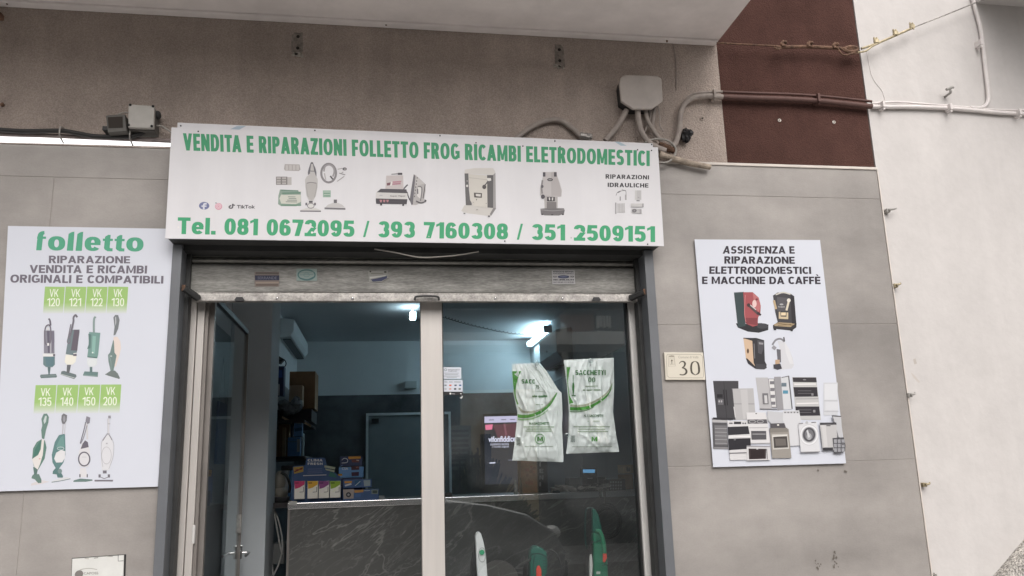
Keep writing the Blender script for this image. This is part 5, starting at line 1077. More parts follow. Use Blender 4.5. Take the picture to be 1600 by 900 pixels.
MB().prism([tvq(755, 647), tvq(822, 645), tvq(824, 757), tvq(757, 759)], (0, .05, 0)).build('casing', black_pl, tv)
scr_m = lambda n, c, s: pbr(n, (.01, .01, .01), .3, emit=c, estr=s*1.6)
pr = Print(YT); z = zm(740, 640, 6.4286)
pr.poly([z(103, 78), z(520, 62), z(525, 705), z(112, 730)] and [(757, 649.5), (821, 647.5), (823, 755), (758, 757)], scr_m('screen_dark', (.010, .012, .018), 1))
pr.poly([(757, 651), (821, 649.5), (821.5, 659), (757, 661)], scr_m('screen_bar', (.30, .28, .38), 1))
pr.poly([(758, 664), (770, 663), (769, 671), (759, 672)], scr_m('screen_pink', (.42, .10, .17), 1))
pr.poly([(770, 664), (812, 661), (810, 675), (798, 688), (780, 690)], scr_m('screen_plum', (.06, .022, .032), 1))
pr.line([(788, 662), (791, 680)], 3, scr_m('screen_plum2', (.12, .045, .06), 1))
wm = scr_m('screen_white', (.40, .40, .48), 1)
pr.text('vifonfiddicenter', [(763, 682), (822, 680), (822, 690), (763, 691)], wm, .03)
pr.text('assistenza tecnica', [(766, 692), (795, 691.5), (795, 695.5), (766, 696)], wm, .0); pr.text('e ricambi originali', [(769, 696.5), (795, 696), (795, 700), (769, 700.5)], wm, .0)
g_ = scr_m('screen_grey', (.10, .10, .13), 1)
for a in (764, 783, 797): pr.line([(a, 656.2-(a-764)*.02), (a+8, 656-(a-764)*.02)], 1.4, g_, False)
pr.line([(765, 723.5), (774, 723)], 1.8, wm, False).line([(794, 719), (806, 718.5)], 1.2, g_, False)
pr.build('display', tv)

# ================================================================== counter
CY = 1.3; zc = 1.094
ct = thing('shop_counter', 'shop counter with a dark white-veined marble front and a shiny metal edge', 'counter', (.5, CY, .02))
x0 = U(450, 785, CY).x
MB().box(x0+.012, RX-.005, CY, CY+.03, .021, zc-.03).build('marble_front', marble_m, ct)
MB().box(x0, x0+.0115, CY-.003, CY+.5, .021, zc-.0305).build('end_panel', alu_d, ct)
MB().box(x0, RX-.005, CY-.012, CY+.0, zc-.029, zc+.003).build('metal_edge', pbr('bright_edge', (.8, .8, .8), .22, metal=.9), ct, bevel=.002)
MB().box(x0+.001, RX-.005, CY+.0005, CY+.55, zc-.0295, zc).build('counter_top', pbr('counter_top', (.2, .2, .2), .35), ct)
MB().box(x0+.002, RX-.005, CY+.5, CY+.54, .021, zc-.03).build('back_panel', int_post, ct)
pr = Print(CY-.012); pr.rect(451, 783, 464, 789, 'b5b5b5'); pr.build('price_tag', ct)
def pbox(name, px0, py0, px1, py1, Y, depth, m, lab, cat, group=None, bottom=None, bevel=.003, prints=None, make=True):
    a, b = U(px0, py1, Y), U(px1, py0, Y)
    z0 = a.z if bottom is None else bottom
    t = thing(name, lab, cat, ((a.x+b.x)/2, Y+depth/2, z0), group)
    MB().box(a.x, b.x, Y, Y+depth, z0, b.z).build('box_body', m, t, bevel=bevel)
    if prints: p = Print(Y); prints(p); p.build('printed_front', t)
    return t
blue = pbr('blue_card', (.035, .085, .21), .5, var=.1, scale=10); blue2 = pbr('bright_blue_card', (.12, .29, .56), .45, var=.1, scale=10); card = pbr('brown_card', (.33, .20, .11), .8, var=.15, scale=8); cardl = pbr('light_card', (.52, .40, .27), .8, var=.12, scale=8); navy = pbr('navy_card', (.02, .035, .10), .5); darkcard = pbr('dark_box', (.045, .04, .04), .6)
# counter display carton with four coloured packets
D1 = 1.38
dc = thing('display_carton', 'blue counter display carton with a raised title and four coloured packets', 'display carton', U(506, 782, D1))
fr = [(455.5, 781), (534, 779.5), (532, 745), (524, 739), (510, 727), (508, 715), (479, 715.5), (477, 727), (457.5, 728.5)]
MB().prism([Vector((p.x, p.y, max(p.z, zc+.0005))) for p in pxs(fr, D1+.10)], (0, .006, 0)).build('header', blue, dc)
a, b = U(455.5, 781, D1), U(533, 750, D1)
MB().box(a.x, b.x, D1+.0, D1+.0985, zc+.0005, b.z-.035).build('tray', blue, dc, bevel=.002)
z = zm(440, 700, 10)
pr = Print(D1+.0985, z); wcol = 'e6e6ea'
pr.bold('CLIMA', [(408, 172), (640, 172), (640, 210), (408, 210)], wcol, .24, .2, .16).bold('FRESH', [(408, 228), (640, 228), (640, 264), (408, 264)], wcol, .24, .2, .16).poly([(185, 300), (340, 285), (340, 370), (195, 405)], 'c2a04c').line([(200, 370), (330, 310)], 22, '7d2f35').line([(210, 330), (320, 340)], 12, '9b5040').line([(335, 432), (700, 420)], 13, 'd3d3dc', False).line([(410, 330), (630, 325)], 7, '7f88b0', False).line([(410, 362), (630, 358)], 7, '7f88b0', False).line([(400, 392), (640, 385)], 7, '7f88b0', False)
pr.poly([(730, 440), (760, 370), (830, 400), (870, 470)], '3f7a72').build('printed_front', dc)
for i, (col, c2, x0_) in enumerate((('c43d6f', 'efd5dd', 190), ('d6a93c', 'efe6cf', 396), ('8a4a86', 'e6dbe6', 572), ('8fae3c', 'e9ecd3', 748))):
    p0, p1 = U(*z(x0_+8, 700), D1-.04), U(*z(x0_+172, 515), D1-.04)
    pk = MB().box(p0.x, p1.x, D1-.04, D1-.001, zc+.022, p1.z).build('packet', ink('e9e7e2'), dc, bevel=.001)
    pk['label'] = ['pink', 'yellow', 'purple', 'green'][i]+' and white packet'
    pr = Print(D1-.04, z); pr.poly([(x0_+8, 517), (x0_+171, 517), (x0_+168, 570), (x0_+90, 620), (x0_+20, 640)], col).line([(x0_+50, 690), (x0_+150, 600)], 10, c2, False).line([(x0_+152, 610), (x0_+150, 685), (x0_+90, 690)], 9, '55505a', False).line([(x0_+24, 548), (x0_+80, 546)], 20, '7d3050' if i == 0 else ('7d5a20' if i == 1 else ('55305a' if i == 2 else '4f6a20')), False)
    pr.build('printed_packet', pk)
zb_ = zc+.0005
def prA(p):
    p.tf = z; p.line([(940, 190), (980, 160), (1030, 180), (1020, 225), (940, 235)], 9, 'd3d8e0').poly([(1040, 135), (1235, 128), (1235, 165), (1050, 175)], 'cf9440').poly([(1090, 180), (1215, 178), (1210, 225), (1100, 225)], '6a3f3f').line([(1170, 190), (1210, 196)], 14, 'c9b5b0', False)
def prB(p):
    p.tf = z; p.t('CSA', 940, 302, 1040, 342, 'e1e6ee', .02).line([(945, 378), (1060, 374)], 5, '93a3c0', False).poly([(1085, 285), (1215, 280), (1212, 340), (1090, 345)], '4a3038').poly([(1090, 380), (1210, 372), (1205, 435), (1095, 440)], '4a2f44').line([(1160, 305), (1205, 300)], 22, '8a6060', False).poly([(880, 408), (950, 400), (945, 432), (882, 435)], 'c9952f').line([(895, 300), (955, 265)], 8, '6f86b5', False)
def prC(p):
    p.tf = z; p.poly([(980, 520), (1100, 515), (1095, 545), (985, 552)], 'c98f3d').line([(990, 590), (1090, 560)], 26, 'b9bcc4', False).poly([(1140, 510), (1240, 505), (1235, 580), (1150, 590)], '2d5a80').poly([(1280, 505), (1385, 500), (1385, 590), (1290, 600)], '90a0a8').line([(1150, 590), (1230, 520)], 10, 'b5c3cc', False)
def prD(p):
    p.tf = z; p.poly([(960, 650), (1130, 640), (1125, 790), (968, 796)], 'a49a98').ell(1045, 730, 40, 40, '3a3b42').ell(1045, 730, 18, 18, '9a9aa0').poly([(1130, 660), (1280, 650), (1275, 690), (1140, 700)], 'bb8a4c').poly([(1140, 715), (1240, 712), (1235, 760), (1145, 765)], '4a6a9c').line([(1290, 668), (1380, 664)], 7, 'b5c0d0', False).rect(1405, 650, 1508, 718, '7b8a86').rect(1420, 662, 1495, 706, '3b4a48')
SB = 'blue boxes stacked on the counter'
pbox('product_box', 529, 729, 568, 747, D1+.13, .1, blue2, 'blue box with a motor picture and CSA lettering, upper middle of the counter stack', 'box', SB, prints=prB)
pbox('product_box', 531, 712.5, 566, 728.7, D1+.13, .1, navy, 'dark blue box with an orange band, topmost of the counter stack', 'box', SB, prints=prA)
zx = U(560, 747, D1+.13).z
pbox('product_box', 536, 748.5, 581, 763, D1+.02, .1, blue, 'wide low blue box with three pictures in the counter stack', 'box', SB, prints=prC)
pbox('product_box', 535.5, 764, 592, 780, D1-.01, .13, blue, 'long blue box with a white motor picture at the bottom of the counter stack', 'box', SB, bottom=zb_, prints=prD)
a = U(532, 747.4, D1+.13); b = U(566, 770, D1+.13)
tag(MB().box(a.x, b.x, D1+.13, D1+.22, zb_, a.z-.001).build('product_box', navy, bevel=.002), 'plain navy box behind the blue stack, holding up the upper boxes', 'box', SB)
tag(MB().prism(pxs([(507, 727), (524, 730), (523, 733.5), (507, 730.5)], D1+.09), (0, .01, 0)).prism(pxs([(508, 732), (523, 735), (522, 738), (509, 734.5)], D1+.09), (0, .01, 0)).build('plastic_strip', ink('b7bfae')), 'pale plastic strips lying across the display carton', 'plastic strip')
# small bell-shaped appliance by the counter end
E1 = 1.75
ap = thing('small_appliance', 'rounded beige hand appliance standing left of the display carton', 'appliance', U(438, 782, E1))
zz = zm(420, 560, 3.75); am = pbr('appliance_beige', (.34, .32, .27), .35); 
MB().ball(U(437, 752, E1), .035, .04, .062).ball(U(438, 770, E1), .042, .045, .04).build('body', am, ap, smooth=True)
MB().tube(pxs([(439, 738), (448, 744), (453, 758), (452, 770)], E1-.045), .008, 10).build('handle', black_pl, ap, smooth=True)
MB().box(U(430, 783, E1).x, U(451, 783, E1).x, E1-.05, E1+.05, U(440, 784, E1).z-.001, U(440, 776, E1).z).build('base', black_pl, ap, bevel=.006)
sa = U(440, 784, E1); tag(MB().box(LX+.001, x0-.02, E1-.15, E1+.5, sa.z-.03, sa.z-.0015).build('low_shelf', darkcard), 'dark shelf under the beige hand appliance', 'shelf')
tag(MB().box(U(425, 860, E1).x, U(446, 860, E1).x, E1-.05, E1+.1, U(440, 880, E1).z, U(440, 848, E1).z).build('socket_box', pbr('socket_grey', (.2, .21, .21), .5), bevel=.008), 'grey power box with cables hanging in the gap left of the counter', 'power box')
for k, ps in enumerate(([(426, 788), (434, 810), (440, 835), (441, 858), (436, 880), (428, 898)], [(427, 792), (432, 820), (437, 850), (441, 866)], [(424, 795), (426, 830), (424, 870), (428, 905)])):
    tag(MB().tube(pxs(ps, E1-.06-.02*k), .0045, 8).build('power_cable', cable_w, smooth=True), ['white cable with the widest bow in the gap left of the counter', 'middle white cable in the gap left of the counter', 'white cable nearest the pillar in the gap left of the counter'][k], 'cable', 'white cables left of the counter')

# ================================================================== shelf on the left wall and its goods
S1 = 2.4
for px, py, lab in ((455, 656, 'upper dark shelf board on the left wall'), (455, 713, 'lower dark shelf board on the left wall')):
    c = U(px, py, S1); xe = U(476, py, S1).x
    tag(MB().box(LX+.001, xe, S1, S1+1.0, c.z-.02, c.z).build('wall_shelf', darkcard, bevel=.002), lab, 'shelf', 'shelf boards on the left wall')
zu = U(455, 656, S1).z+.0005; zl = U(455, 713, S1).z+.0005
pbox('carton', 451, 580, 493, 639, S1+.35, .3, card, 'large brown open carton sticking out above the upper shelf', 'carton', 'goods on the left shelves')
t = pbox('carton', 451, 602, 473, 634, S1+.2, .12, cardl, 'smaller light brown carton in front of the large brown one', 'carton', 'goods on the left shelves')
a = U(440, 642, S1+.2); tag(MB().box(LX+.01, U(490, 640, S1+.35).x, S1+.18, S1+.66, zu, U(460, 640, S1+.2).z-.0).build('packing_tray', darkcard), 'dark tray under the brown cartons on the upper shelf', 'tray')
pbox('product_box', 431, 572, 444, 618, S1+.06, .1, navy, 'tall navy box at the top left behind the pillar', 'box', 'goods on the left shelves', bottom=None, prints=lambda p: p.rect(432, 600, 437, 618, 'c9d0da').rect(434, 578, 441, 590, '3f5aa0'))
pbg = pbr('grey_plastic_bag', (.22, .24, .26), .25, bump=.6, bscale=25)
mb = MB(); mb.ball(U(452, 640, S1+.05), .055, .08, .04, jitter=.35, seg=18, rings=12).ball(U(463, 632, S1+.05), .04, .06, .05, jitter=.35, seg=18, rings=12).ball(U(443, 634, S1+.05), .04, .06, .04, jitter=.35)
tag(mb.build('plastic_bag', pbg, smooth=True), 'crumpled dark grey plastic bag on the upper shelf in front of the cartons', 'plastic bag')
pbox('product_box', 459, 657, 472, 682, S1+.03, .1, blue2, 'upper blue box standing on the lower shelf', 'box', 'goods on the left shelves', prints=lambda p: p.line([(461, 660), (471, 662)], 2, '9fb4cc', False).line([(460, 672), (472, 670)], 5, '3f6f9c', False))
pbox('product_box', 449, 683, 469, 708, S1+.02, .1, blue2, 'blue box lying under the upper one on the lower shelf', 'box', 'goods on the left shelves', bottom=zl, prints=lambda p: p.line([(450, 690), (468, 690)], 2, '6f93b8', False).rect(464, 686, 469, 706, 'c3ccd4'))
pbox('carton', 434, 660, 452, 708, S1+.13, .1, card, 'dark brown carton standing left of the blue boxes', 'carton', 'goods on the left shelves', bottom=zl)
pbox('board', 440, 668, 447, 708, S1+.1, .02, cardl, 'light card strip leaning in front of the dark brown carton', 'board', 'goods on the left shelves', bottom=zl)
tag(MB().prism(pxs([(472, 656), (486, 664), (485, 667.5), (472, 660)], S1+.05), (0, .03, 0)).build('flap', cardl), 'pale card flap sticking out right of the blue boxes', 'card flap')
tag(MB().prism(pxs([(441, 650), (456, 658), (455, 662), (440, 653)], S1+.02), (0, .03, 0)).build('flap', cardl), 'pale card flap above the dark brown carton', 'card flap')
rt = thing('router', 'small grey router with a looped cable high on the left wall', 'router', U(440, 562, S1+.4))
MB().prism(pxs([(432, 554), (444, 561), (438, 568), (431, 566)], S1+.35), (0, .06, 0)).build('casing', grey_box, rt, bevel=.003); MB().tube(pxs([(436, 564), (444, 562), (447, 569), (442, 575), (435, 572)], S1+.33), .0035, 7).build('cable', cable_k, rt, smooth=True)
sg2 = thing('hanging_card', 'dark card hanging on strings behind the open glass door', 'card', U(350, 690, 2.0))
MB().box(LX+.001, LX+.012, 1.0, 1.22, 1.31, 1.62).build('card', navy, sg2); MB().tube([(LX+.006, 1.02, 1.62), (LX+.004, 1.11, 1.86), (LX+.006, 1.2, 1.62)], .0015, 5, smooth=False).build('string', cable_k, sg2)

# ================================================================== right end of the counter
tm = thing('card_terminal', 'black card terminal with a lit blue display on the counter', 'card terminal', U(918, 768, 1.5))
q = pxs([(909, 731.5), (932, 731.5), (935, 758), (910, 758)], 1.5); MB().prism(q, (0, .05, 0)).build('casing', black_pl, tm, bevel=.006)
MB().prism(pxs([(911, 733.5), (929.5, 733.5), (929.5, 738.8), (911, 738.8)], 1.4985), (0, .0014, 0)).build('display', pbr('lit_blue', (.02, .02, .02), .3, emit=(.13, .36, .62), estr=.6), tm)
pr = Print(1.4985); pr.t('PRONTO', 914, 734.8, 926, 737.6, scr_m('lit_blue_dark', (.05, .16, .3), .6), .0); pr.build('display_lettering', tm)
c = U(920, 760, 1.5); MB().box(c.x-.05, c.x+.055, 1.47, 1.6, zc+.0005, c.z+.01).build('base', black_pl, tm, bevel=.006)
pr = Print(1.5); pr.line([(918, 747.5), (926, 747)], 1.5, '8a8a90', False); pr.build('printed_mark', tm)
pbox('receipt_printer', 890, 746, 908, 770, 1.55, .12, pbr('printer_grey', (.05, .06, .065), .45), 'dark grey receipt printer left of the card terminal', 'printer', bottom=zc+.0005, bevel=.006)
pbox('cash_box', 936, 745, 947, 770, 1.56, .12, black_pl, 'small black box right of the card terminal', 'box', bottom=zc+.0005, bevel=.004)
for k, (x_, y_) in enumerate(((876, 766), (893, 760), (905, 764), (930, 758), (945, 757))):
    mb = MB(); c = U(x_, y_, 1.37); r = random.uniform(.018, .028)
    pts = [Vector((c.x+math.cos(i*1.9+k)*r*random.uniform(.5, 2.2), 1.37+math.sin(i*1.3)*.03, zc+.008+abs(math.sin(i*2.1))*r*1.3)) for i in range(9)]
    mb.tube(pts, .005, 7)
    tag(mb.build('cable_tangle', [cable_g, cable_g, cable_k, cable_k, cable_g][k], smooth=True), ['grey cable bundle lying on the counter edge, leftmost', 'grey cable knot in front of the printer', 'black cable knot left of the card terminal', 'black cable knot under the card terminal', 'grey cable knot right of the card terminal'][k], 'cable', 'cable tangles on the counter')
c = U(838, 773, CY-.02); tag(MB().ball(U(837, 773, CY-.016), .012, .006, .006).build('tag', ink('d6d6d6')), 'small white tag on the counter edge below the orange carton', 'tag')
def slots(p):
    for i in range(5):
        for j in range(3): p.rect(953+i*4, 752+j*5, 955.6+i*4, 755+j*5, '8a8f90')
pbox('circuit_rack', 951, 748, 977, 768, 1.45, .1, darkcard, 'dark rack of small parts at the right end of the counter', 'parts rack', bottom=zc+.0005, prints=slots)
pbox('carton', 974, 726, 989, 740, 1.6, .12, cardl, 'upper small pale carton at the right end of the counter', 'carton', 'small cartons at the counter end', prints=lambda p: p.rect(979, 730, 985, 737, '4b4038'))
a = U(974, 741, 1.6); b = U(990, 768, 1.6)
tag(MB().box(a.x, b.x, 1.6, 1.72, zc+.0005, a.z-.002).build('carton', card, bevel=.002), 'lower small carton at the right end of the counter', 'carton', 'small cartons at the counter end')
def brd(p):
    p.tf = zm(820, 700, 4.5); p.rect(0, 60, 78, 260, '8a4a30')
# orange carton with a black lettered spine
OYB = 1.62
oc = thing('orange_carton', 'orange brown carton with a black spine and white lettering below the left plastic bag', 'carton', U(838, 765, OYB))
a, b = U(815, 765, OYB), U(837, 690, OYB)
MB().box(a.x, b.x, OYB, OYB+.12, zc+.0005, b.z).build('box_body', pbr('orange_card', (.22, .085, .04), .5, var=.5, scale=14), oc)
a2, b2 = U(837, 765, OYB), U(853.5, 690, OYB)
MB().box(a2.x+.0005, b2.x, OYB+.001, OYB+.12, zc+.0005, b2.z).build('spine', black_pl, oc)
pr = Print(OYB); rd = ['7d2a22', '93382a', '6a2018']
for i in range(16): pr.ell(827+random.uniform(-6, 8), 738+random.uniform(-9, 18), random.uniform(1.5, 3.5), random.uniform(1.5, 3.5), rd[i % 3], 8)
pr.build('printed_beans', oc)
pr = Print(OYB+.001)
for i, ch in enumerate('NIENI'):
    y_ = 712+i*10.3; pr.bold(ch, [(843, y_), (849 if ch != 'I' else 845, y_), (849 if ch != 'I' else 845, y_+6.5), (843, y_+6.5)], 'c9c9cc', .2, .15)
pr.build('spine_lettering', oc)
for k, (px, h_, r_) in enumerate(((806, 750, .012), (814, 746, .009))):
    c = U(px, 767, 1.5); tp = U(px, h_, 1.5).z
    t = thing('small_bottle', ['stubby clear bottle on the counter below the left plastic bag', 'slim dark bottle with a thin nozzle on the counter below the left plastic bag'][k], 'bottle', (c.x, 1.5, zc), 'little bottles on the counter')
    m_ = pbr('bottle_pale', (.25, .27, .27), .2) if k == 0 else black_pl
    MB().tube([(c.x, 1.5, zc+.0005), (c.x, 1.5, zc+(tp-zc)*.6), (c.x, 1.5, zc+(tp-zc)*.72), (c.x, 1.5, zc+(tp-zc)*.8)], [r_, r_, r_*.6, r_*.4], 12, smooth=False).build('flask', m_, t, smooth=True); MB().cyl((c.x, 1.5, zc+(tp-zc)*.8), (c.x, 1.5, tp), r_*.45, 10).build('cap', m_, t)
# black cable coil hanging on the counter front
cl = MB()
for i in range(8):
    cl.torus(U(948+random.uniform(-2, 3), 815+random.uniform(-3, 4), 1.26-.006*i), .072+random.uniform(-.012, .012), .0045, rz=.082+random.uniform(-.012, .012), tilt=random.uniform(-.2, .2))
cl.tube(pxs([(944, 762), (945, 775), (946, 790)], 1.24), .008, 8)
tag(cl.build('cable_coil', cable_k, smooth=True), 'coil of black cable hanging on the counter front at the right', 'cable coil')

# ================================================================== stickers and bags on the fixed pane
st = thing('door_sticker', 'upper white sticker with a small round mark, beside the centre post', 'sticker', U(706, 588, GY))
SG = GY-.0006; z = zm(680, 560, 12.86)
MB().prism(pxs([z(150, 175), z(525, 178), z(522, 412), z(150, 412)], SG), (0, .0005, 0)).build('sheet', sheet_m, st)
pr = Print(SG, z); pr.ring(208, 228, 24, 20, 10, '7b8f98').text('BANCHE DELLA', [(258, 215), (495, 215), (495, 238), (258, 238)], '6b7680', .02).text('CAMPANIA', [(258, 244), (440, 244), (440, 266), (258, 266)], '6b7680', .02)
for y_, x0_, x1_ in ((296, 185, 475), (324, 200, 460), (355, 170, 490), (379, 230, 435)): pr.line([(x0_, y_), (x1_, y_)], 10, '9aa4ac', False)
pr.build('printed_lines', st)
s2 = thing('card_sticker', 'white sticker with rows of payment card marks and a black foot strip', 'sticker', U(706, 618, GY))
MB().prism(pxs([z(150, 432), z(553, 434), z(553, 668), z(145, 668)], SG), (0, .0005, 0)).build('sheet', sheet_m, s2)
MB().prism(pxs([z(145, 669), z(553, 670), z(553, 738), z(145, 738)], SG), (0, .0005, 0)).build('foot_strip', black_pl, s2)
pr = Print(SG, z)
for i, (x_, c_) in enumerate(((178, '8b929c'), (275, 'd9704e'), (380, '5a6478'), (472, '4a6a98'))): pr.rect(x_+6, 526, x_+52, 556, c_)
for i, (x_, c_) in enumerate(((178, 'b9bfc6'), (272, 'd3a9a0'), (372, '5a6068'), (464, '7a8078'))): pr.rect(x_+6, 596, x_+52, 630, c_)
for x0_, x1_ in ((180, 245), (278, 350), (382, 515)): pr.line([(x0_, 472), (x1_, 474)], 14, '98a0a8', False)
pr.ell(305, 708, 20, 20, 'e9e9ec').ell(516, 710, 12, 12, 'e9e9ec').line([(335, 710), (398, 714)], 14, 'b5b5b9', False); pr.build('printed_marks', s2)
tag(MB().tube(pxs([(722.5, 619), (721, 622), (718.5, 621.5)], SG-.001), .0022, 6).build('curled_corner', ink('e9e9ec')), 'small curled white sticker corner hanging below the payment card sticker', 'sticker corner')

def film(name, tr):
    m = bpy.data.materials.new(name); n, b = nodes(m); L = n.links
    b.inputs['Base Color'].default_value = (.92, .95, .92, 1); b.inputs['Roughness'].default_value = .22; b.inputs['Specular IOR Level'].default_value = .6
    t = n.nodes.new('ShaderNodeBsdfTransparent'); t.inputs[0].default_value = (.9, .97, .92, 1); tl = n.nodes.new('ShaderNodeBsdfTranslucent'); tl.inputs[0].default_value = (.75, .82, .76, 1)
    a_ = n.nodes.new('ShaderNodeMixShader'); a_.inputs[0].default_value = .12; c_ = n.nodes.new('ShaderNodeMixShader'); c_.inputs[0].default_value = tr; o = n.nodes['Material Output']
    L.new(b.outputs[0], a_.inputs[1]); L.new(tl.outputs[0], a_.inputs[2]); L.new(a_.outputs[0], c_.inputs[1]); L.new(t.outputs[0], c_.inputs[2]); L.new(c_.outputs[0], o.inputs['Surface'])
    return m
film_m = film('white_plastic_film', .05)
BG = 'white plastic bags of dust bags on the glass'
def bag(lab, edge, folds, seed, hookpx):
    """edge(v) -> (xl, xr, yl, yr) in photo pixels for v 0 (top) .. 1 (bottom)"""
    t = thing('plastic_bag', lab, 'plastic bag', U(*hookpx, GY+.03), BG)
    NU, NV = 60, 90
    def rows(u, v):
        xl, xr, yl, yr = edge(v); return xl+(xr-xl)*u, yl+(yr-yl)*u
    def depth(u, v):
        s = Vector((u*2.2+seed, v*3+seed, 0)); e = min(1, 5*min(u, 1-u))*min(1, 7*min(v, 1-v))
        rg = 1-abs(noise.noise(Vector((u*5+v*1.6+seed, v*1.5-u*.8, 3))))*2; wr = noise.noise(s*2.2)*.007+noise.noise(s*6.5)*.004+max(0, rg)**4*.010+max(0, 1-abs(noise.noise(Vector((u*4-v*2.2+seed*2, v*2.6, 7))))*2.4)**4*.007
        wr += sum(a*math.exp(-(((u-c)+(v-.1)*k)/w)**2)*max(0, 1-v*d) for a, c, k, w, d in folds)
        return .020-e*(.008+.012*v)-wr*e**.5
    fr_, bk = [], []
    for j in range(NV+1):
        for i in range(NU+1):
            u, v = i/NU, j/NV; x, y = rows(u, v)
            fr_.append(U(x, y, GY+.012+depth(u, v))); bk.append(U(x, y, GY+.012+.026+.016*min(1, 5*min(u, 1-u))*min(1, 6*min(v, 1-v))*v))
    n = NU+1; f = []; off = len(fr_)
    for j in range(NV):
        for i in range(NU):
            f.append((j*n+i, j*n+i+1, (j+1)*n+i+1, (j+1)*n+i)); f.append((off+j*n+i, off+(j+1)*n+i, off+(j+1)*n+i+1, off+j*n+i+1))
    for i in range(NU): f.append((i, off+i, off+i+1, i+1)); f.append((NV*n+i, NV*n+i+1, off+NV*n+i+1, off+NV*n+i))
    for j in range(NV): f.append((j*n, (j+1)*n, off+(j+1)*n, off+j*n)); f.append((j*n+NU, off+j*n+NU, off+(j+1)*n+NU, (j+1)*n+NU))
    mb = MB(); mb.add(fr_+bk, f); mb.build('film', film_m, t, smooth=True)
    # inverse of the edge map so that print lies on the wrinkled film
    def mapper(px, py, l):
        v = .5
        for _ in range(40):
            xl, xr, yl, yr = edge(v); u = min(1, max(0, (px-xl)/(xr-xl))); yy = yl+(yr-yl)*u; v = min(1, max(0, v+.8*(py-yy)/(z(0, 800)[1]-z(0, 60)[1])))
        p = U(px, py, GY+.012+depth(u, v)-.0022-l*STEP); return p
    # suction cup hook
    c = U(*hookpx, GY+.007)
    h = thing('suction_hook', 'clear suction cup hook holding the '+lab.split(' ')[0]+' plastic bag', 'hook', c, 'suction hooks on the glass')
    MB().ball(c, .013, .004, .013).build('cup', glass_mat('clear_plastic', (.85, .88, .88), 1.7, .08), h, smooth=True); MB().tube([c+Vector((0, .003, .004)), c+Vector((0, .014, -.002)), c+Vector((0, .016, -.016)), c+Vector((0, .006, -.02))], .0028, 8).build('hook', chrome, h, smooth=True)
    return t, mapper
def lerp(tab):
    def f(v):
        for (a, *A), (b, *B) in zip(tab, tab[1:]):
            if v <= b: t_ = (v-a)/(b-a); return tuple(x+(y-x)*t_ for x, y in zip(A, B))
        return tuple(tab[-1][1:])
    return f
z = zm(780, 550, 5)
def zz_(v, X0, Y0, X1, Y1): a, b = z(X0, Y0), z(X1, Y1); return (v, a[0], b[0], a[1], b[1])
E1_ = lerp([zz_(0, 98, 92, 312, 86), zz_(.1, 100, 150, 372, 150), zz_(.25, 108, 270, 462, 296), zz_(.3, 110, 320, 488, 318), zz_(.5, 142, 470, 494, 480), zz_(.62, 136, 560, 490, 580), zz_(.8, 118, 720, 498, 730), zz_(.92, 105, 820, 502, 825), zz_(1, 103, 848, 500, 860)])
E2_ = lerp([zz_(0, 504, 62, 895, 45), zz_(.3, 530, 270, 898, 262), zz_(.55, 545, 470, 890, 470), zz_(.75, 540, 640, 912, 640), zz_(.9, 530, 740, 930, 730), zz_(1, 522, 795, 936, 780)])
b1, mp1 = bag('left plastic bag on the glass, its top right corner folded over below the hook', E1_, [(.010, .5, .9, .04, 1.6), (.008, .62, -.7, .03, 2.2), (.006, .45, .1, .03, 1.4)], 3.1, (838, 567))
b2, mp2 = bag('right plastic bag on the glass, hanging square with a tall vacuum print', E2_, [(.012, .5, .28, .035, 1.2), (.008, .6, -.35, .03, 1.5), (.006, .48, 0, .02, .9)], 8.7, (923, 563))
GRN, GRD = '4f9a3c', '3f8040'
def swoosh(pr, pts, col): pr.strip([(a, b) for a, b, c, d in pts], [(c, d) for a, b, c, d in pts], col)
def subdiv(pts, n=6):
    out = []
    A, _ = spline([Vector((a, b, 0)) for a, b, c, d in pts], 1, n); B, _ = spline([Vector((c, d, 0)) for a, b, c, d in pts], 1, n)
    return [(p.x, p.y, q.x, q.y) for p, q in zip(A, B)]
pr = Print(0, z, 1, mp1)
swoosh(pr, subdiv([(102, 150, 172, 150), (106, 200, 150, 195), (112, 280, 130, 280), (122, 350, 132, 352), (140, 410, 152, 408)]), GRN)
swoosh(pr, subdiv([(146, 425, 160, 432), (175, 470, 190, 458), (240, 478, 240, 462), (320, 462, 318, 445), (390, 410, 380, 400), (430, 350, 425, 345), (450, 318, 448, 316)]), 'b3b5a4')
swoosh(pr, subdiv([(142, 485, 146, 512), (190, 490, 190, 516), (250, 484, 252, 508), (320, 456, 326, 478), (385, 405, 392, 425), (430, 345, 436, 360), (452, 314, 454, 322)]), GRN)
swoosh(pr, subdiv([(146, 522, 148, 530), (200, 526, 200, 533), (260, 516, 262, 523), (330, 488, 332, 494), (380, 450, 382, 454)]), '7fb56a')
pr.build('printed_swoosh', b1)
pr = Print(0, z, 4, mp1)
pr.bold('SACC', [(174, 212), (280, 214), (280, 247), (174, 246)], GRD, .24, .19, .13).bold('75', [(282, 258), (312, 258), (312, 286), (282, 286)], '3f6a40', .22, .15, .1).t('alta qualità', 258, 334, 376, 358, GRD, .045).t('N.4 SACCHETTI', 234, 548, 390, 568, GRD, .04)
for i, (a, b, y_) in enumerate(((190, 450, 585), (215, 425, 602), (205, 430, 618))): pr.line([(a+k*12, y_) for k in range(int((b-a)/12))], 6, '8fae84', False)
pr.line([(285, 410), (310, 411), (340, 410)], 5, '86a07e', False).line([(260, 310), (300, 308), (350, 310)], 3, 'a0b89a', False).ring(318, 680, 36, 38, 5, GRN).bold('M', [(297, 662), (342, 662), (342, 696), (297, 696)], GRN, .27, .2, .1).line([(200+k*22, 737) for k in range(11)], 4, '8a9a86', False)
for i in range(6): pr.line([(136, 668+i*11), (150, 670+i*11), (166, 672+i*11)], 6, '6a7a74', False)
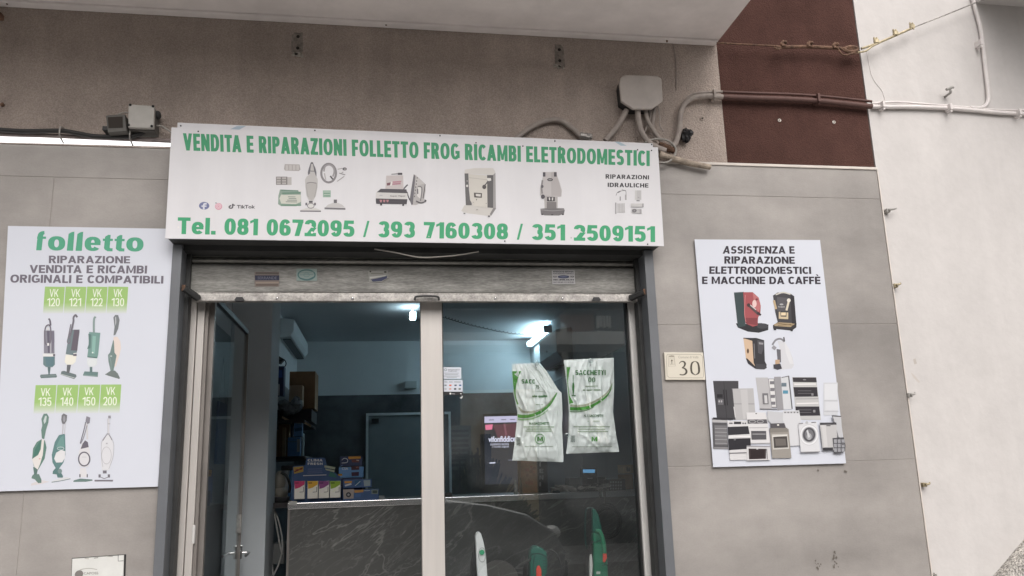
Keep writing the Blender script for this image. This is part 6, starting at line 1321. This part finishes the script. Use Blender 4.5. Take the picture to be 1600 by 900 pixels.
pr.build('printed_lettering', b1)
# used dust bag seen dimly inside the left bag
mb = MB(); mb.ball(U(*z(290, 775), GY+.042), .075, .012, .04, jitter=.25, seg=20, rings=10); mb.build('dust_bag', pbr('dust_bag_grey', (.30, .31, .28), .9, var=.3, scale=30), b1, smooth=True)
pr = Print(0, z, 1, mp2)
swoosh(pr, subdiv([(526, 118, 556, 118), (528, 170, 545, 168), (532, 230, 538, 232), (538, 300, 544, 300), (542, 350, 552, 345), (548, 405, 580, 395)]), GRN)
swoosh(pr, subdiv([(556, 408, 556, 424), (620, 412, 620, 430), (690, 402, 690, 420), (760, 370, 762, 386), (820, 330, 826, 345), (860, 285, 866, 295), (882, 235, 883, 245)]), 'b0b2a0')
swoosh(pr, subdiv([(552, 430, 552, 455), (620, 432, 622, 456), (690, 422, 694, 444), (762, 390, 768, 408), (828, 346, 834, 358), (866, 298, 870, 306), (883, 246, 885, 250)]), GRN)
swoosh(pr, subdiv([(552, 462, 552, 468), (610, 464, 610, 470), (680, 452, 682, 458), (740, 426, 742, 430)]), '5f8a58')
pr.build('printed_swoosh', b2)
pr = Print(0, z, 4, mp2)
pr.bold('SACCHETTI', [(594, 141), (832, 141), (832, 180), (594, 180)], GRD, .26, .15, .12).bold('00', [(696, 198), (750, 198), (750, 236), (696, 236)], GRD, .2, .1, .14).line([(578, 180), (578, 220), (579, 262)], 5, GRD, False).strip([(573, 240), (570, 270), (572, 300), (576, 335)], [(584, 240), (588, 270), (586, 300), (582, 335)], GRD).line([(566, 340), (582, 340), (598, 341)], 7, GRD, False)
pr.t('N. 5 SACCHETTI', 662, 488, 812, 508, '3f6a40', .035).line([(672, 268), (700, 268), (740, 266), (770, 266)], 7, '94ab8c', False).line([(655, 297), (700, 298), (750, 296), (792, 296)], 9, '86a080', False).line([(690, 541), (740, 540), (785, 540)], 6, 'a0b098', False)
for i, (a, b, y_) in enumerate(((580, 885, 583), (620, 850, 603), (612, 872, 621))): pr.line([(a+k*15, y_) for k in range(int((b-a)/15))], 6, '93a88c', False)
pr.bold('M', [(722, 662), (766, 662), (766, 698), (722, 698)], GRN, .27, .2, .1).line([(570+k*24, 740) for k in range(14)], 4, '8a9a86', False)
for i in range(6): pr.line([(558, 656+i*9), (575, 656+i*9), (594, 656+i*9)], 5, '6a7a74', False)
pr.build('printed_lettering', b2)
c = U(886, 680, GY+.007); tag(MB().ball(c, .012, .004, .012).torus(c+Vector((0, -.002, 0)), .007, .002).build('suction_cup', glass_mat('clear_plastic', (.85, .88, .88), 1.7, .08), smooth=True), 'spare clear suction cup at the lower left of the right plastic bag', 'suction cup')

# ================================================================== upright vacuum cleaners behind the pane
VY = .42; vg_ = pbr('vacuum_green', (.012, .105, .075), .32, coat=.3); vgl = pbr('vacuum_light_green', (.012, .15, .08), .32, coat=.3); vw = pbr('vacuum_white', (.72, .73, .72), .3, coat=.3); redm = pbr('red_switch', (.62, .06, .035), .4); okg = pbr('green_button', (.02, .30, .13), .35)
def vac_foot(t, x, m):
    MB().prism([(x-.15, VY-.10, .0215), (x+.15, VY-.10, .0215), (x+.15, VY+.02, .0215), (x-.15, VY+.02, .0215)], (0, 0, .055)).build('floor_head', m, t, bevel=.015)
    MB().tube([(x, VY-.03, .077), (x, VY, .16), (x, VY+.01, .24)], [.03, .035, .05], 14).build('neck', black_pl, t, smooth=True)
    MB().tube([(x, VY+.01, .22), (x, VY+.01, .34), (x, VY+.01, .55), (x, VY+.0, .72)], [.05, .085, .085, .03], 18).build('motor_body', m, t, smooth=True)
c = U(752, 900, VY)
v1 = thing('vacuum_cleaner', 'upright vacuum cleaner with a slim white handle and a round green button', 'vacuum cleaner', (c.x, VY, .02), 'upright vacuums behind the glass')
# slim handle: an outlined slab, tapering to a rounded top
fo = [(746.5, 905), (744.5, 880), (743.5, 850), (742.8, 838), (744.5, 832.5), (748.5, 830.5), (752, 834), (756, 848), (759.5, 866), (762, 905)]
MB().prism(pxs(fo, VY-.02), (0, .035, 0)).build('handle', vw, v1, bevel=.009, seg=3)
MB().prism(pxs([(737, 905), (737, 880), (740, 858), (743, 848), (745, 850), (743.5, 880), (745, 905)], VY+.005), (0, .02, 0)).build('grip', black_pl, v1, bevel=.003)
bt_ = MB().cyl(U(753, 863, VY-.028), U(753, 863, VY-.01), .0115, 20).build('button', okg, v1, bevel=.002)
MB().torus(U(753.3, 867, VY-.0215), .0155, .0012, rz=.030).build('button_rim', pbr('rim_grey', (.35, .36, .36), .4), bt_, smooth=True)
d = U(754, 905, VY); MB().tube([(d.x, VY, d.z+.01), (c.x, VY, .85), (c.x, VY, .7)], [.022, .018, .018], 12).build('shaft', vw, v1, smooth=True); vac_foot(v1, c.x, vw)
MB().tube(pxs([(741, 858), (736, 880), (735, 905)], VY-.02), .003, 7).build('cable', cable_k, v1, smooth=True)
c = U(842, 900, VY)
v2 = thing('vacuum_cleaner', 'dark green upright vacuum cleaner with a red switch in the middle of the right pane', 'vacuum cleaner', (c.x, VY, .02), 'upright vacuums behind the glass')
fo = [(829, 905), (828, 880), (829, 862), (833, 854), (840, 852.5), (847, 856), (855, 863), (856, 880), (855, 896), (848, 905)]
hn_ = MB().prism(pxs(fo, VY-.03), (0, .06, 0)).build('handle', vg_, v2, bevel=.014, seg=3)
MB().prism(pxs([(838.5, 905), (838, 890), (840, 884), (843.5, 884), (846, 890), (846.5, 905)], VY-.036), (0, .012, 0)).build('switch', redm, hn_, bevel=.003)
MB().tube(pxs([(856, 859), (866, 861), (873, 872), (877, 888), (876, 906)], VY-.02), .003, 7).build('cable', cable_k, v2, smooth=True)
for k in range(4): MB().tube(pxs([(830-k*1.6, 872+k*2), (824-k*1.5, 882+k), (822-k*1.5, 905)], VY-.03+.012*k), .0038, 7).build('cable', cable_k, v2, smooth=True)
d = U(842, 905, VY); MB().tube([(d.x, VY, d.z+.01), (c.x, VY, .85), (c.x, VY, .7)], [.026, .02, .02], 12).build('shaft', vg_, v2, smooth=True); vac_foot(v2, c.x, vg_)
c = U(937, 900, VY)
v3 = thing('vacuum_cleaner', 'tall bright green upright vacuum cleaner with a cable wound on its left side', 'vacuum cleaner', (c.x, VY, .02), 'upright vacuums behind the glass')
MB().prism(pxs([(926, 795), (931, 796), (936, 806), (940, 822), (941, 830), (926.5, 832)], VY-.015), (0, .03, 0)).build('upper_grip', vg_, v3, bevel=.007, seg=3)
h3_ = MB().prism(pxs([(927, 832), (941, 830), (948, 852), (950, 880), (951, 908), (928, 908)], VY-.025), (0, .05, 0)).build('handle', vgl, v3, bevel=.012, seg=3)
MB().tube(pxs([(931, 829), (938, 832), (943, 848), (945, 864)], VY-.03), [.008, .010, .010, .008], 12).build('trigger_guard', pbr('guard_green', (.02, .2, .10), .28, coat=.4), h3_, smooth=True)
MB().prism(pxs([(942.5, 865), (948, 864.5), (948.5, 872), (945, 879), (942.5, 878)], VY-.033), (0, .012, 0)).build('switch', redm, h3_, bevel=.002)
MB().tube(pxs([(927, 794), (917, 795), (914.5, 810), (914.5, 840), (917, 858)], VY+.0), .0035, 8).build('hook_loop', pbr('dark_green_rim', (.01, .04, .035), .3), v3, smooth=True)
for k in range(6): MB().tube(pxs([(926-k*.4, 845+k*1.5), (922-k*1.1, 856+k), (918.5-k*.7, 880), (917-k*.5, 908)], VY-.03+.01*k), .0042, 7).build('cable', cable_k, v3, smooth=True)
MB().prism(pxs([(921, 868), (924.5, 866), (926, 880), (925, 906), (921, 906)], VY-.02), (0, .01, 0)).build('cable_clip', pbr('clip_grey', (.5, .5, .47), .5), v3)
d = U(939, 905, VY); MB().tube([(d.x, VY, d.z+.01), (c.x, VY, .85), (c.x, VY, .7)], [.026, .02, .02], 12).build('shaft', vg_, v3, smooth=True); vac_foot(v3, c.x, vgl)

# more of the shop's clutter
SG = 'small stock on the left shelves'
for i, (px, h, wd, m, lab) in enumerate(((434, 20, 5, cardl, 'pale slim box at the back of the lower shelf, behind the brown carton'), (453, 24, 6, navy, 'narrow navy box behind the upper blue box'), (470, 17, 5, ink('b9c4c8'), 'small white box at the front end of the lower shelf'))):
    c = U(px, 712, S1+.3); k_ = MPP(S1+.3); tag(MB().box(c.x-wd*k_/2, c.x+wd*k_/2, S1+.3, S1+.42, zl, zl+h*2*k_).build('stock_box', m, bevel=.002), lab, 'box', SG)
for i, (px, lab, m) in enumerate(((446, 'white spray bottle on the low shelf behind the hand appliance', ink('c9ccd0')), (455, 'blue bottle on the low shelf behind the hand appliance', blue2))):
    c = U(px, 780, E1+.3); t = thing('spray_bottle', lab, 'bottle', (c.x, E1+.3, sa.z), 'bottles on the low shelf'); z0 = sa.z-.001
    MB().tube([(c.x, E1+.3, z0), (c.x, E1+.3, z0+.13), (c.x, E1+.3, z0+.16), (c.x, E1+.3, z0+.18)], [.032, .032, .014, .012], 14, smooth=False).build('flask', m, t, smooth=True); MB().box(c.x-.03, c.x+.014, E1+.29, E1+.31, z0+.18, z0+.21).build('trigger', black_pl, t, bevel=.004)
for i, (px, wd, h, m, lab) in enumerate(((596, 9, 5, ink('9aa0a4'), 'small grey tin on the counter right of the blue boxes'), (700, 10, 6, darkcard, 'low dark box on the counter beside the centre post'), (868, 12, 8, pbr('meter_grey', (.16, .18, .19), .4), 'grey meter lying on the counter left of the printer'))):
    c = U(px, 770, 1.45); k_ = MPP(1.45); tag(MB().box(c.x-wd*k_/2, c.x+wd*k_/2, 1.42, 1.52, zc+.0005, zc+h*k_).build('counter_item', m, bevel=.003), lab, 'counter item', 'odd things on the counter')
tg = MB()
for k in range(3):
    tg.tube([U(870+k*9+random.uniform(-4, 4), 0, 1.36).xyz*0+Vector((U(862+j*11, 765, 1.36).x+random.uniform(-.01, .01), 1.33+random.uniform(0, .09), zc+.006+abs(math.sin(j*1.7+k))*.028)) for j in range(9)], .0042, 7)
tag(tg.build('loose_cables', cable_g, smooth=True), 'loose grey cables strewn along the counter top in front of the card terminal', 'cables')

seam = pbr('seam_dark', (.006, .03, .025), .5)
MB().tube(pxs([(829, 868), (836, 865), (846, 866), (855, 872)], VY-.0315), .0016, 6).build('seam', seam, hn_)
MB().tube(pxs([(833, 900), (833.5, 880), (836, 866)], VY-.0315), .0016, 6).build('seam', seam, hn_)
for i in range(4): MB().box(U(848, 880, VY-.03).x, U(853, 880, VY-.03).x, VY-.0325, VY-.029, U(850, 876+i*4.5, VY-.03).z-.0015, U(850, 876+i*4.5, VY-.03).z+.0015).build('air_vent', seam, hn_)
MB().tube(pxs([(929, 848), (936, 845), (942, 846)], VY-.0265), .0016, 6).build('seam', seam, h3_)
MB().tube(pxs([(941, 884), (946, 882), (950, 884)], VY-.0265), .0016, 6).build('seam', seam, h3_)
MB().prism(pxs([(932, 893), (938, 893), (938, 897), (932, 897)], VY-.0265), (0, .003, 0)).build('badge', ink('c9cdc9'), h3_)
